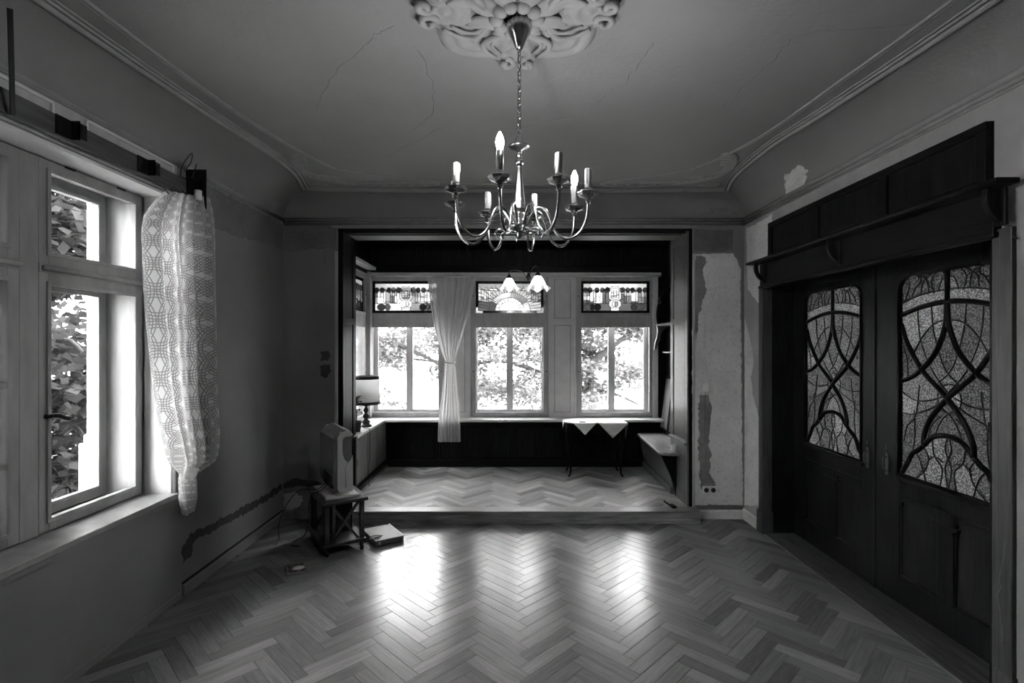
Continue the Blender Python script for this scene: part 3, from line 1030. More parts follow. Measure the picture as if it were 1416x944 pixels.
tag(MB().bar((-2.075, 2.14, 2.60), (-1.955, 2.005, 2.955), .022, .005, (1, 0, 0)).build('iron_strap', M['iron']), 'black iron strap rising from the curtain board to the cove', 'strap')
wr_ = MB().tube(smooth_path([(-2.13, 3.30, 2.70), (-2.10, 3.28, 2.78), (-2.06, 3.27, 2.83), (-2.05, 3.30, 2.87), (-2.07, 3.32, 2.82), (-2.11, 3.32, 2.76)], 6), .004, 6)
wr_.tube(smooth_path([(-2.12, 3.38, 2.70), (-2.10, 3.40, 2.78), (-2.09, 3.41, 2.84), (-2.10, 3.40, 2.72)], 6), .003, 6)
tag(wr_.build('loose_wire', M['cord']), 'loose electric wires sticking out above the curtain rail end', 'wire')

# ------------------------------------------------------------------ left net curtain
def curtain(name, m, rows, folds, amp, label, solid_fn, parent=None, nu=72, sub=6):
    """rows: (left point, right point, amp factor) from top to bottom"""
    nr = len(rows)
    LP = smooth_path([r[0] for r in rows], sub); RP = smooth_path([r[1] for r in rows], sub)
    n = len(LP)
    me = bpy.data.meshes.new(name)
    vs, uvs, fs = [], [], []
    for j in range(n):
        t = j / (n - 1) * (nr - 1); k = min(nr - 2, int(t)); af = rows[k][2] + (rows[k + 1][2] - rows[k][2]) * (t - k)
        d = (RP[j] - LP[j]); nd = Vector((-d.y, d.x, 0)).normalized()
        for i in range(nu + 1):
            u = i / nu
            ph = 2 * PI * folds * (u + .035 * math.sin(7 * u + j * .05))
            off = amp * af * (math.sin(ph) + .4 * math.sin(2.3 * ph + 1.1 + j * .03)) + solid_fn(u, j / (n - 1))
            vs.append(LP[j] + d * (u + .010 * math.sin(ph * 2) * min(1, af)) + nd * off)
            uvs.append((u, j / (n - 1)))
    for j in range(n - 1):
        for i in range(nu):
            a = j * (nu + 1) + i
            fs.append((a, a + 1, a + nu + 2, a + nu + 1))
    me.from_pydata([tuple(v) for v in vs], [], fs); me.materials.append(m)
    uv = me.uv_layers.new(name='UVMap')
    for lp in me.loops: uv.data[lp.index].uv = uvs[lp.vertex_index]
    me.polygons.foreach_set('use_smooth', [True] * len(fs))
    return inst(name, me, parent)


CXP = 2.045
def CP(x, y, X=-CXP):
    d = FPX * -X / (CX - x)
    return Vector((X, d, ZW(y, d)))
rows = [(CP(232, 264, -2.06), CP(284, 272, -2.06), .7), (CP(213, 284), CP(288, 300), .9), (CP(201, 312), CP(290, 335), 1), (CP(204, 380), CP(291, 400), 1),
        (CP(212, 470), CP(294, 470), 1), (CP(222, 555), CP(297, 550), 1), (CP(234, 618), CP(301, 608), 1.1), (CP(240, 640), CP(299, 634), 1.0), (CP(246, 650), CP(284, 648), .6),
        (CP(250, 656), CP(273, 656), .35), (CP(249, 668), CP(274, 668), .4), (CP(251, 690), CP(273, 688), .6), (CP(257, 713), CP(269, 706), .5)]
cl = tag(curtain('net_curtain', M['lace'], rows, 4.5, .036, '', lambda u, v: .02 * math.sin(u * PI) + .012 * noise.noise(Vector((u * 5, v * 4, 1))) + .008 * noise.noise(Vector((u * 14, v * 9, 5))), nu=110, sub=8), 'white net curtain with circle pattern, knotted at bottom, beside left window', 'curtain')
kc = CP(262, 655)
def kfn(u, v):
    a, t = u * 2 * PI, (v - .5) * PI
    d = Vector((math.cos(a) * math.cos(t), math.sin(a) * math.cos(t), math.sin(t)))
    r = 1 + .35 * noise.noise(d * 2.2 + Vector((4, 1, 2))) + .18 * math.sin(5 * a + 3 * v * PI)
    return (kc.x + .034 * r * d.x, kc.y + .062 * r * d.y, kc.z + .038 * r * d.z + .02 * d.y)
MB().grid(kfn, 40, 18).build('knot', M['lace'], cl)
for k in range(7):
    p = CP(234 + k * 8, 268 + k * .6, -2.06); MB().tube([(p.x, p.y, p.z), (-2.09, p.y, p.z + .03)], .003, 5).build('curtain_hook', M['iron'], cl)


# ------------------------------------------------------------------ left wall wear: frieze band, chase filler, patches, skirting
def onL(px): return [((FPX * -XL / (CX - x)), ZW(y, FPX * -XL / (CX - x))) for x, y in px]
fnLp = lambda u, v, w: (XL + w, u, v)
fnRp = lambda u, v, w: (XR - w, u, v)
fnBp = lambda u, v, w: (u, YB - w, v)
onB = lambda px: [(XW(x, YB), ZW(y, YB)) for x, y in px]
patch('frieze_strip', [(3.42, 2.47), (YB - .004, 2.53), (YB - .004, 2.768), (3.42, 2.768)], fnLp, M['wall_low'], wl, .02, .03, 1)
patch('frieze_strip', [(XL + .004, 2.52), (OXL - .02, 2.55), (OXL - .02, 2.765), (XL + .004, 2.765)], fnBp, M['wall_low'], wb, .015, .03, 2)
chz = onL([(254, 778), (252, 760), (262, 738), (285, 728), (310, 715), (340, 699), (370, 682), (389, 668), (390, 676), (372, 690), (342, 708), (312, 724), (288, 737), (268, 748), (264, 768)])
patch('filled_cable_chase', chz, fnLp, M['filler'], wl, .022, .018, 3)
chb = onB([(392, 667), (410, 661), (430, 664), (446, 668), (446, 676), (428, 673), (410, 672), (392, 676)])
patch('filled_cable_chase', chb, fnBp, M['filler'], wb, .018, .018, 4)
patch('plaster_damage', onB([(392, 682), (408, 680), (420, 686), (414, 700), (400, 706), (392, 704)]), fnBp, M['pale'], wb, .02, .02, 5)
patch('old_socket_patch', onB([(443, 486), (455, 484), (458, 492), (453, 499), (444, 498)]), fnBp, M['filler'], wb, .012, .012, 6)
patch('old_socket_patch', onB([(443, 505), (455, 503), (458, 512), (452, 522), (443, 520)]), fnBp, M['filler'], wb, .012, .012, 7)
patch('plaster_damage', onB([(446, 345), (454, 346), (452, 360), (448, 372), (446, 362)]), fnBp, M['filler_mid'], wb, .01, .012, 8)
def skirt(name, p0, p1, nrm, h=.085, th=.016, m='white_old'):
    a, c = Vector(p0), Vector(p1); n = Vector(nrm)
    b = MB()
    b.hexa([a, c, c + n * th, a + n * th], [p + Vector((0, 0, h - .012)) for p in (a, c, c + n * th, a + n * th)])
    b.hexa([p + Vector((0, 0, h - .012)) for p in (a, c, c + n * th, a + n * th)], [p + Vector((0, 0, h)) for p in (a, c, c + n * th * .4, a + n * th * .4)])
    return struct(b.build(name, M[m]))
skirt('baseboard_left', (XL, 3.36, 0), (XL, YB, 0), (1, 0, 0), .075, .016, 'wall')
skirt('baseboard_left.001', (XL, YF, 0), (XL, 3.34, 0), (1, 0, 0), .05, .012, 'wall')
MB().box(XL + .004, XL, 3.36, YB - .02, .078, .094).build('skirting_gap', M['black'], wl)
skirt('baseboard_back', (XL, YB, 0), (-1.70, YB, 0), (0, -1, 0), .085, .016, 'wall')
skirt('baseboard_back.001', (1.74, YB, 0), (XR, YB, 0), (0, -1, 0), .085, .016, 'pier')
skirt('baseboard_right', (XR, 4.58, 0), (XR, YB, 0), (-1, 0, 0), .10, .016, 'pale')
skirt('baseboard_right.001', (XR, YF, 0), (XR, 2.22, 0), (-1, 0, 0), .10, .016, 'wall_r')

# right pier of stripped plaster
patch('stripped_plaster', onB([(959, 352), (1014, 350), (1024, 372), (1025, 480), (1026, 600), (1027, 698), (958, 698), (957, 520)]), fnBp, M['pier'], wb, .012, .03, 11, .0015)
patch('frieze_strip', onB([(960, 317), (1014, 318), (1013, 346), (990, 349), (960, 346)]), fnBp, M['wall_low'], wb, .01, .025, 12)
patch('filled_cable_chase', onB([(968, 546), (979, 546), (984, 560), (982, 590), (979, 612), (983, 630), (981, 655), (987, 664), (991, 674), (984, 680), (970, 676), (967, 660), (968, 640), (965, 622), (967, 590), (965, 565)]), fnBp, M['filler_mid'], wb, .016, .02, 13, .0035)
patch('filled_cable_chase', onB([(972, 436), (977, 438), (976, 470), (978, 505), (977, 530), (973, 530), (972, 500), (973, 465)]), fnBp, M['pale'], wb, .01, .02, 14, .003)
patch('plaster_damage', onB([(962, 352), (976, 356), (972, 380), (978, 400), (968, 430), (962, 470), (958, 440), (960, 390)]), fnBp, M['filler_mid'], wb, .02, .02, 15, .0025)
MB().tube([(XW(975, YB), YB - .004, ZW(542, YB)), (XW(974, YB) + .002, YB - .004, ZW(600, YB)), (XW(976, YB), YB - .004, ZW(668, YB))], .0022, 5).build('cable_groove', M['crack'], wb)
onR = lambda px: [((FPX * XR / (x - CX)), ZW(y, FPX * XR / (x - CX))) for x, y in px]
patch('pale_plaster', onR([(1030, 440), (1033, 450), (1040, 480), (1043, 500), (1039, 520), (1041, 545), (1050, 580), (1054, 610), (1053, 700), (1030, 698)]), fnRp, M['pale'], wr, .012, .03, 16)
patch('pale_plaster', onR([(1032, 316), (1052, 306), (1068, 296), (1066, 320), (1050, 420), (1034, 400)]), fnRp, M['pier'], wr, .014, .03, 17)
# torn dark patch on the cove at the right corner
def fnCove(u, v, w):
    t = v * PI / 2; h = 1 - math.cos(t); xo = remap(u, XL, XR, -1.86, 1.93)
    return (u + (xo - u) * h, YB + (4.62 - YB) * h - .003 - w, ZCOR + (3.02 - ZCOR) * math.sin(t) - .002)
patch('cove_damage', [(1.75, .20), (1.80, .14), (1.85, .13), (1.90, .20), (2.14, .18), (2.17, .16), (2.175, .40), (2.1, .36), (1.98, .34), (1.88, .36), (1.86, .26), (1.78, .30)], fnCove, M['filler_mid'], c3, .02, .03, 18, .003)
def fnCoveR(u, v, w):
    t = v * PI / 2; h = 1 - math.cos(t)
    return (XR - .31 * h - .004 - w, u, ZCOR + (3.02 - ZCOR) * math.sin(t) - .003)
patch('cove_damage', [(3.85, .08), (4.02, .06), (4.12, .10), (4.05, .3), (4.02, .52), (3.90, .60), (3.74, .58), (3.70, .46), (3.78, .22)], fnCoveR, M['pale'], c2, .04, .04, 19, .003)

# switch and double socket
sw = empty('light_switch', (XW(975.5, YB), YB, ZW(536, YB)), 0, 'small square grey light switch on the stripped plaster pier', 'switch')
MB().box(-.036, .036, -.012, 0, -.038, .038).build('switch_frame', M['plate'], sw, .004)
MB().box(-.026, .026, -.017, -.012, -.028, .028).build('rocker', M['plate'], sw, .003)
so = empty('wall_socket', (XW(981, YB), YB, ZW(677, YB)), 0, 'double power socket low on the stripped plaster pier', 'socket')
MB().box(-.068, .068, -.010, 0, -.036, .036).build('socket_frame', M['plate'], so, .004)
for dx in (-.033, .033):
    s_ = MB().lathe([(0, -.004), (.020, -.004), (.020, -.001), (.0225, .0), (.0225, .003), (.0, .003)], (0, 0, 0), 18).build('socket_well', M['hole'], so)
    s_.location = (dx, -.011, 0); s_.rotation_euler = (PI / 2, 0, 0)
    for ax in (-.0095, .0095):
        p_ = MB().lathe([(0, 0), (.003, 0), (.003, .002), (0, .002)], (ax, 0, .003), 8).build('contact_hole', M['black'], s_)
    c_ = MB().box(-.004, .004, -.006, .006, .003, .005).build('earth_clip', M['brass'], s_)


# ------------------------------------------------------------------ leaded glass helper
def ell(cx, cy, rx, ry, n=12, rot=0):
    return [(cx + rx * math.cos(2 * PI * k / n) * math.cos(rot) - ry * math.sin(2 * PI * k / n) * math.sin(rot),
             cy + rx * math.cos(2 * PI * k / n) * math.sin(rot) + ry * math.sin(2 * PI * k / n) * math.cos(rot)) for k in range(n + 1)]


def leaded(parent, boundary, lines, fn, th, pick, lead_r, amin=.00015, lead=True, lead_mat=None, fx=None):
    """cut the outline along every line; each piece becomes a pane of its own"""
    vs, es = [], []
    def addline(pts, closed=False):
        o = len(vs)
        vs.extend([Vector(p) for p in pts])
        for i in range(len(pts) - 1): es.append((o + i, o + i + 1))
        if closed: es.append((o + len(pts) - 1, o))
    addline(boundary, True)
    for l in lines: addline(l)
    V, E, F, _, oe, _ = delaunay_2d_cdt(vs, es, [], 0, 1e-5)
    cons = {tuple(sorted(e)) for e, o in zip(E, oe) if o}
    def inside(p):
        c = False; n = len(boundary)
        for i in range(n):
            a, d = boundary[i], boundary[(i + 1) % n]
            if (a[1] > p[1]) != (d[1] > p[1]) and p[0] < (d[0] - a[0]) * (p[1] - a[1]) / (d[1] - a[1]) + a[0]: c = not c
        return c
    tris = [f for f in F if inside(sum((V[i] for i in f), Vector((0, 0))) / 3)]
    em = {}
    for ti, f in enumerate(tris):
        for k in range(3):
            em.setdefault(tuple(sorted((f[k], f[(k + 1) % 3]))), []).append(ti)
    comp = [-1] * len(tris); comps = []
    for s0 in range(len(tris)):
        if comp[s0] >= 0: continue
        st = [s0]; comp[s0] = len(comps); cc = []
        while st:
            t = st.pop(); cc.append(t); f = tris[t]
            for k in range(3):
                e = tuple(sorted((f[k], f[(k + 1) % 3])))
                if e in cons: continue
                for o in em[e]:
                    if comp[o] < 0: comp[o] = comp[t]; st.append(o)
        comps.append(cc)
    small = MB(); np_ = 0
    for cc in comps:
        area = sum(abs((V[tris[t][1]] - V[tris[t][0]]).cross(V[tris[t][2]] - V[tris[t][0]])) / 2 for t in cc)
        cen = sum((sum((V[i] for i in tris[t]), Vector((0, 0))) / 3 for t in cc), Vector((0, 0))) / len(cc)
        ids = {}; pv = []
        for t in cc:
            for i in tris[t]:
                if i not in ids: ids[i] = len(pv); pv.append(V[i])
        fs = [[ids[i] for i in tris[t]] for t in cc]
        n = len(pv)
        b = small if area < amin else MB()
        b._add([fn(p[0], p[1], 0) for p in pv] + [fn(p[0], p[1], th) for p in pv], [f for f in fs] + [[i + n for i in f[::-1]] for f in fs])
        if area >= amin and np_ < 290:
            b.build('glass_pane', pick(cen, area), parent); np_ += 1
        elif b is not small:
            small._add(b.v, b.f)
    if small.v:
        o = small.build('glass_slivers', M['art'], parent); o['kind'] = 'stuff'
    if lead:
        lm = MB()
        for (a, c) in cons:
            if not inside((V[a] + V[c]) / 2) and not lead: continue
            p, q = V[a], V[c]
            d = (q - p)
            if d.length < 1e-6: continue
            d.normalize(); nn = Vector((-d.y, d.x)) * lead_r; e = d * lead_r * .6
            quad = [p - e - nn, q + e - nn, q + e + nn, p - e + nn]
            w0, w1 = -th * .7, th * 1.7
            lm._add([fn(x.x, x.y, w0) for x in quad] + [fn(x.x, x.y, w1) for x in quad], [(0, 1, 2, 3), (7, 6, 5, 4), (0, 4, 5, 1), (2, 6, 7, 3)])
        lm.build('lead_cames', lead_mat or M['lead'], parent)


def rect(a, c, d, e): return [(a, d), (c, d), (c, e), (a, e), (a, d)]


def side_pattern(w, h, flip):
    """ovals over a band of upright bars, a medallion in the middle, plain glass and big ovals below"""
    L, ov = [], []
    f = lambda u: (1 - u) * w if flip else u * w
    for u, rx in ((.03, .035), (.115, .042), (.225, .036), (.30, .032), (.385, .045), (.62, .045), (.70, .036), (.785, .04), (.895, .042), (.965, .034)):
        ov.append((f(u), h - .052, rx * w * .95, .038)); L.append(ell(f(u), h - .052, rx * w * .95, .038, 10))
    for u, rx, ry in ((.10, .065, .046), (.205, .045, .044), (.775, .055, .046), (.86, .035, .044), (.935, .06, .044)):
        ov.append((f(u), .052, rx * w, ry)); L.append(ell(f(u), .052, rx * w, ry, 12))
    yb, yt = .105, .285
    L.append([(0, yb), (.40 * w, yb)]); L.append([(.60 * w, yb), (w, yb)])
    L.append([(0, yt), (.41 * w, yt)]); L.append([(.59 * w, yt), (w, yt)])
    us = [.04, .085, .14, .175, .245, .28, .315, .355, .65, .695, .735, .80, .845, .895, .94]
    for i, u in enumerate(us):
        a, c = (.13, .27) if i % 3 else (.105, .285)
        L.append([(f(u), a), (f(u), c)])
    for u0, u1, y in ((.0, .14, .19), (.14, .245, .13), (.14, .245, .27), (.245, .355, .21), (.355, .41, .16), (.355, .41, .24), (.65, .735, .12), (.65, .735, .27), (.735, .80, .2), (.80, .895, .13), (.80, .895, .27), (.895, 1, .21), (.895, 1, .15)):
        L.append([(f(u0), y), (f(u1), y)])
    for u in (.16, .265, .335, .67, .82, .92):   # pointed tops
        L.append([(f(u - .03), .285), (f(u), .31), (f(u + .03), .285)])
        L.append([(f(u - .03), .13), (f(u), .105), (f(u + .03), .13)])
    m = .5 * w
    oc = lambda rx, y0, y1, k: [(m - rx, y0 + k), (m - rx + k, y0), (m + rx - k, y0), (m + rx, y0 + k), (m + rx, y1 - k), (m + rx - k, y1), (m - rx + k, y1), (m - rx, y1 - k), (m - rx, y0 + k)]
    L.append(oc(.078, .145, .335, .03)); L.append(oc(.05, .165, .315, .018)); L.append(rect(m - .02, m + .02, .19, .29))
    L.append(oc(.075, .045, .145, .025)); L.append(oc(.04, .06, .13, .015)); L.append([(m, .06), (m, .13)])
    for y in (.24, .19, .215, .265): L.append([(m - .05, y), (m + .05, y)])
    L.append([(m - .055, 0), (m - .055, .05)]); L.append([(m + .055, 0), (m + .055, .05)])
    L.append([(m - .05, .335), (m - .03, h)]); L.append([(m + .05, .335), (m + .03, h)])
    L.append([(m - .05, h - .03), (m - .12, h)]); L.append([(m + .05, h - .03), (m + .12, h)])
    return L, ov


def sun_pattern(w, h):
    L, ov = [], []
    m = w / 2
    arc = lambda r, n=18: [(m + r * math.cos(PI * k / n), r * math.sin(PI * k / n)) for k in range(n + 1)]
    r0, r1, r2 = .128 * w / .77, .178 * w / .77, .255 * w / .77
    for r in (r0, r1, r2): L.append(arc(r))
    for k in range(1, 11):
        a = PI * k / 11; L.append([(m + r0 * math.cos(a), r0 * math.sin(a)), (m + r1 * math.cos(a), r1 * math.sin(a))])
    for k in range(1, 30):
        a = PI * k / 30; L.append([(m + r1 * math.cos(a), r1 * math.sin(a)), (m + r2 * math.cos(a), r2 * math.sin(a))])
    for k in range(1, 26):
        a = PI * k / 26; c, s = math.cos(a), math.sin(a)
        t = min((h / s) if s > 1e-6 else 9, (m / abs(c)) if abs(c) > 1e-6 else 9)
        L.append([(m + r2 * c, r2 * s), (m + t * c, t * s)])
    for sg in (-1, 1):
        f = lambda u: m + sg * u * w
        L.append([(f(.5), .125), (f(.24), .125)]); L.append([(f(.5), .30), (f(.41), .30), (f(.35), .285), (f(.15), .285)])
        for u in (.41, .375, .34, .30, .27):
            L.append([(f(u), .125 if u > .3 else .2), (f(u), .285)])
        for u0, u1, y in ((.41, .5, .2), (.41, .5, .16), (.27, .375, .24), (.27, .375, .17), (.44, .5, .25)):
            L.append([(f(u0), y), (f(u1), y)])
        L.append([(f(.455), .125), (f(.455), .3)])
        L.append([(f(.33), .285), (f(.31), .315), (f(.2), .315), (f(.16), .285)])
        for u in (.09, .05, .02): L.append([(f(u), .255), (f(u), .30)])
    L.append([(m - .13 * w, .31), (m + .13 * w, .31)])
    L.append([(m - .13 * w, .285), (m - .13 * w, .31)]); L.append([(m + .13 * w, .285), (m + .13 * w, .31)])
    return L, ov


def stained(parent, w, h, kind, fn):
    """leaded light: dark border pieces around the picture"""
    bw = .036
    iw, ih = w - 2 * bw, h - 2 * bw
    if kind == 'sun': L, ov = sun_pattern(iw, ih)
    else: L, ov = side_pattern(iw, ih, kind == 'flip')
    sy = ih / (.384)
    sy = ih / .384
    L = [[(p[0] + bw, p[1] * sy + bw) for p in l] for l in L]
    ov = [(x + bw, y * sy + bw, a, c * sy) for x, y, a, c in ov]
    # keep pattern lines inside the inner field
    def clipl(l):
        return [(min(max(p[0], bw), w - bw), min(max(p[1], bw), h - bw)) for p in l]
    L = [clipl(l) for l in L]
    L.append(rect(bw, w - bw, bw, h - bw))
    for k in range(1, 9):
        x = w * k / 9; L.append([(x, 0), (x, bw)]); L.append([(x, h - bw), (x, h)])
    for k in range(1, 5):
        y = h * k / 5; L.append([(0, y), (bw, y)]); L.append([(w - bw, y), (w, y)])
    def pick(c, a):
        if c.x < bw or c.x > w - bw or c.y < bw or c.y > h - bw: return M['artborder']
        for (x, y, rx, ry) in ov:
            if ((c.x - x) / rx) ** 2 + ((c.y - y) / ry) ** 2 < .8: return M['oval']
        return M['art']
    leaded(parent, [(0, 0), (w, 0), (w, h), (0, h)], L, fn, .004, pick, .0026)


# ------------------------------------------------------------------ bay: walls and windows
ZT, ZL = 2.535, .715
WX = [(XW(508, YW), XW(614, YW)), (XW(651, YW), XW(758.5, YW)), (XW(796.5, YW), XW(905, YW))]
holes = [(a, c, .72, 2.50) for a, c in WX]
fnBB = lambda u, v, w: (u, YW + w, v)
wbb = struct(wall_mesh(BXL - .3, BXR + .3, -.2, 3.2, 0, .40, holes, fnBB).build('wall_bay_back', M['white']))
SWY = (5.56, 6.36)
wbl = struct(wall_mesh(YB + .40, YW, -.2, 3.2, 0, .35, [(SWY[0], SWY[1], .72, 2.50)], lambda u, v, w: (BXL - w, u, v)).build('wall_bay_left', M['white']))
wbr = struct(wall_mesh(YB + .40, YW, -.2, 3.2, 0, .35, [], lambda u, v, w: (BXR + w, u, v)).build('wall_bay_right', M['dark']))
struct(MB().box(BXL - .35, BXR + .35, YB + .40, YW + .4, 2.98, 3.2).build('ceiling_bay', M['dark_x']))


def bay_window(n, x0, x1, kind, T, flipx=False):
    """casement with leaded light above; T(u, v, w): u along, v up, w outwards"""
    def bx(b, u0, u1, w0, w1, v0, v1):
        q = lambda u, v, w: T(u, v, w)
        b._add([q(u0, v0, w0), q(u1, v0, w0), q(u1, v0, w1), q(u0, v0, w1), q(u0, v1, w0), q(u1, v1, w0), q(u1, v1, w1), q(u0, v1, w1)],
               [(0, 3, 2, 1), (4, 5, 6, 7), (0, 1, 5, 4), (1, 2, 6, 5), (2, 3, 7, 6), (3, 0, 4, 7)])
        return b
    fr = MB()
    for (a, c, d, e) in ((x0, x0 + .018, .72, 2.50), (x1 - .018, x1, .72, 2.50), (x0, x1, 2.485, 2.50), (x0, x1, .72, .735)):
        bx(fr, a, c, 0, .36, d, e)
    bx(fr, x0, x1, -.005, .06, 1.90, 1.995)
    win = struct(fr.build('window_%d' % n, M['white_old']))
    a, c = x0 + .018, x1 - .018
    def frame(z0, z1, st, w0, w1, nm):
        b = MB()
        bx(b, a, a + st, w0, w1, z0, z1); bx(b, c - st, c, w0, w1, z0, z1); bx(b, a + st, c - st, w0, w1, z0, z0 + st); bx(b, a + st, c - st, w0, w1, z1 - st, z1)
        s2 = st + .006
        for (u0, u1, v0, v1) in ((a + st - .01, a + s2, z0 + st - .01, z1 - st + .01), (c - s2, c - st + .01, z0 + st - .01, z1 - st + .01), (a + st, c - st, z0 + st - .01, z0 + s2), (a + st, c - st, z1 - s2, z1 - st + .01)):
            bx(b, u0, u1, w0 - .006, w0 + .01, v0, v1)
        return b.build(nm, M['white_old'], win, .003)
    s1 = frame(.735, 1.905, .046, -.012, .035, 'casement_sash')
    p = MB(); bx(p, a + .044, c - .044, .012, .016, .779, 1.861); p.build('pane', M['glass'], s1)
    s2 = frame(1.99, 2.485, .04, -.012, .035, 'transom_sash')
    w, h = (c - a) - .08, .415
    stained(s2, w, h, kind, lambda u, v, ww: T(a + .04 + u, 2.03 + v, .012 + ww))
    # outer sash with middle post
    s3 = frame(.735, 1.93, .05, .25, .29, 'outer_sash')
    b = MB(); m = (a + c) / 2; bx(b, m - .042, m + .042, .24, .30, .785, 1.885); b.build('middle_post', M['white_old'], s3, .003)
    p = MB(); bx(p, a + .045, m - .035, .268, .272, .78, 1.89); p.build('pane', M['glass'], s3)
    p = MB(); bx(p, m + .035, c - .045, .268, .272, .78, 1.89); p.build('pane', M['glass'], s3)
    for u in (a + .012, c - .012):
        for v in (1.3, 2.25):
            k = MB(); k.lathe([(0, -.004), (.009, -.003), (.006, .003), (0, .004)], (0, 0, 0), 8)
            o = k.build('bolt_head', M['iron'], win); o.location = T(u, v, -.014); o.rotation_euler = (PI / 2, 0, 0)
    return win


bay_window(2, WX[0][0], WX[0][1], 'side', fnBB)
bay_window(3, WX[1][0], WX[1][1], 'sun', fnBB)
bay_window(4, WX[2][0], WX[2][1], 'flip', fnBB)
bay_window(5, SWY[0], SWY[1], 'side', lambda u, v, w: (BXL - w, u, v))
# white panelled piers between windows
def pier(n, x0, x1):
    o = struct(MB().box(x0, x1, YW - .016, YW, .72, 2.50).build('trim_%d' % n, M['white']))
    for (z0, z1) in ((.79, 1.88), (1.97, 2.46)):
        b = MB(); w = .012; a, c = x0 + .075, x1 - .075
        for z in (z0, z1): b.box(a - w, c + w, YW - .022, YW - .014, z - w / 2, z + w / 2)
        for x in (a, c): b.box(x - w / 2, x + w / 2, YW - .022, YW - .014, z0, z1)
        b.build('panel_moulding', M['white_old'], o, .003)
    for x in (x0 + .012, x1 - .012):
        MB().box(x - .012, x + .012, YW - .026, YW - .01, .72, 2.50).build('edge_bead', M['white'], o, .004)
    return o
pier(16, WX[0][1], WX[1][0])
pier(17, WX[1][1], WX[2][0])
struct(MB().box(XW(902, YW), XW(908, YW) + .01, YW - .03, YW, .72, 2.52).build('trim_18', M['white'], None, .004))
# top rail and window board
struct(MB().box(XW(513, 6.42), XW(914, 6.42), 6.40, YW, 2.487, 2.535).build('trim_19', M['white'], None, .004))
struct(MB().box(BXL, 1.90, 6.275, YW + .005, .692, .722).build('trim_20', M['white'], None, .006))
# dark dado below
dado = struct(MB().box(-1.58, 1.95, 6.445, YW, BF, .692).build('trim_21', M['dark']))
MB().box(-1.58, 1.93, 6.415, 6.445, BF, BF + .085).build('dado_plinth', M['dark_x'], dado, .004)
MB().box(-1.58, 1.93, 6.430, 6.445, .63, .692).build('dado_rail', M['dark_x'], dado, .003)
nx = 11; dxp = (1.93 + 1.58) / nx
for k in range(nx + 1):
    x = -1.58 + dxp * k
    MB().box(max(-1.58, x - .035), min(1.93, x + .035), 6.431, 6.446, BF + .085, .63).build('dado_stile', M['dark'], dado, .002)
    if k < nx:
        MB().box(x + .055, x + dxp - .055, 6.438, 6.447, BF + .11, .60).build('dado_panel', M['door_panel'], dado, .004)
# dark boards above the windows
up = struct(MB().box(BXL, BXR, 6.47, YW + .0, 2.535, 2.98).build('trim_22', M['dark_x']))
MB().box(BXL, BXR, 6.435, 6.47, 2.54, 2.60).build('lower_rail', M['dark_x'], up, .004)
MB().box(BXL, BXR, 6.42, 6.47, 2.90, 2.98).build('upper_rail', M['dark_x'], up, .004)
for k in range(6):
    x0 = BXL + .02 + k * .625
    MB().box(x0 + .03, x0 + .595, 6.455, 6.471, 2.62, 2.88).build('upper_panel', M['door_panel'], up, .004)
# right end of the back wall: dark boarding from window to corner
rb = struct(MB().box(XW(908, YW) + .012, BXR, 6.455, YW - .002, .722, 2.54).build('trim_23', M['dark']))
# left bay wall: pelmet above the side window and dark boarding
lp = struct(MB().box(BXL, BXL + .02, 5.27, 6.46, 2.52, 2.98).build('trim_24', M['dark_h']))
struct(MB().box(BXL, BXL + .12, 5.42, 6.40, 2.56, 2.60).build('trim_25', M['white'], None, .004))
struct(MB().box(BXL, BXL + .06, 6.36, 6.44, .722, 2.54).build('trim_26', M['white_old'], None, .004))
struct(MB().box(BXL, BXL + .03, 5.27, 5.56, .722, 2.54).build('trim_27', M['white_old'], None, .004))

# wooden lining of the opening
def lining(n, x, sx, y1, tone):
    o = struct(MB().box(x, x - sx * .03, YB + .004, y1, BF, OZ).build('trim_%d' % n, M['dark']))
    ya, yb_ = YB + .05, y1 - .05
    for (z0, z1) in ((.17, .66), (.68, 1.88), (1.86, 2.66)):
        MB().box(x - sx * .028, x - sx * .040, ya + .05, yb_ - .05, z0 + .04, z1 - .04).build('lining_panel', M[tone], o, .006)
    for (a, c, d, e) in ((YB + .004, ya + .035, BF, OZ), (yb_ - .035, y1, BF, OZ), (ya + .035, yb_ - .035, BF, .21), (ya + .035, yb_ - .035, .62, .72), (ya + .035, yb_ - .035, 1.84, 1.90), (ya + .035, yb_ - .035, 2.62, OZ)):
        MB().box(x - sx * .028, x - sx * .046, a, c, d, e).build('lining_frame', M[tone], o, .003)
    MB().box(x - sx * .028, x - sx * .070, YB + .02, y1, .685, .71).build('lining_ledge', M[tone], o, .005)
    return o
lining(28, OXL + .0, -1, 5.26, 'dark')
lining(29, OXR - .0, 1, 5.375, 'mid')
hd2 = struct(MB().box(OXL, OXR, YB + .004, 5.30, OZ - .02, OZ).build('trim_30', M['dark_x']))
MB().box(OXL + .05, OXR - .05, YB + .03, YB + .05, OZ - .035, OZ - .018).build('head_bead', M['dark_x'], hd2, .003)
MB().box(OXL + .05, OXR - .05, 5.02, 5.25, OZ - .032, OZ - .018).build('head_panel', M['mid'], hd2, .003)
# plaster edge strips around the opening
struct(MB().box(OXL - .03, OXL, YB - .008, YB + .01, 0.02, 2.52).build('trim_31', M['white_old'], None, .004))
struct(MB().box(OXR, OXR + .025, YB - .008, YB + .01, .02, 2.50).build('trim_32', M['white_old'], None, .004))
struct(MB().box(OXL - .06, OXR + .05, YB - .012, YB + .004, OZ + .002, OZ + .03).build('trim_33', M['stucco'], None, .004))

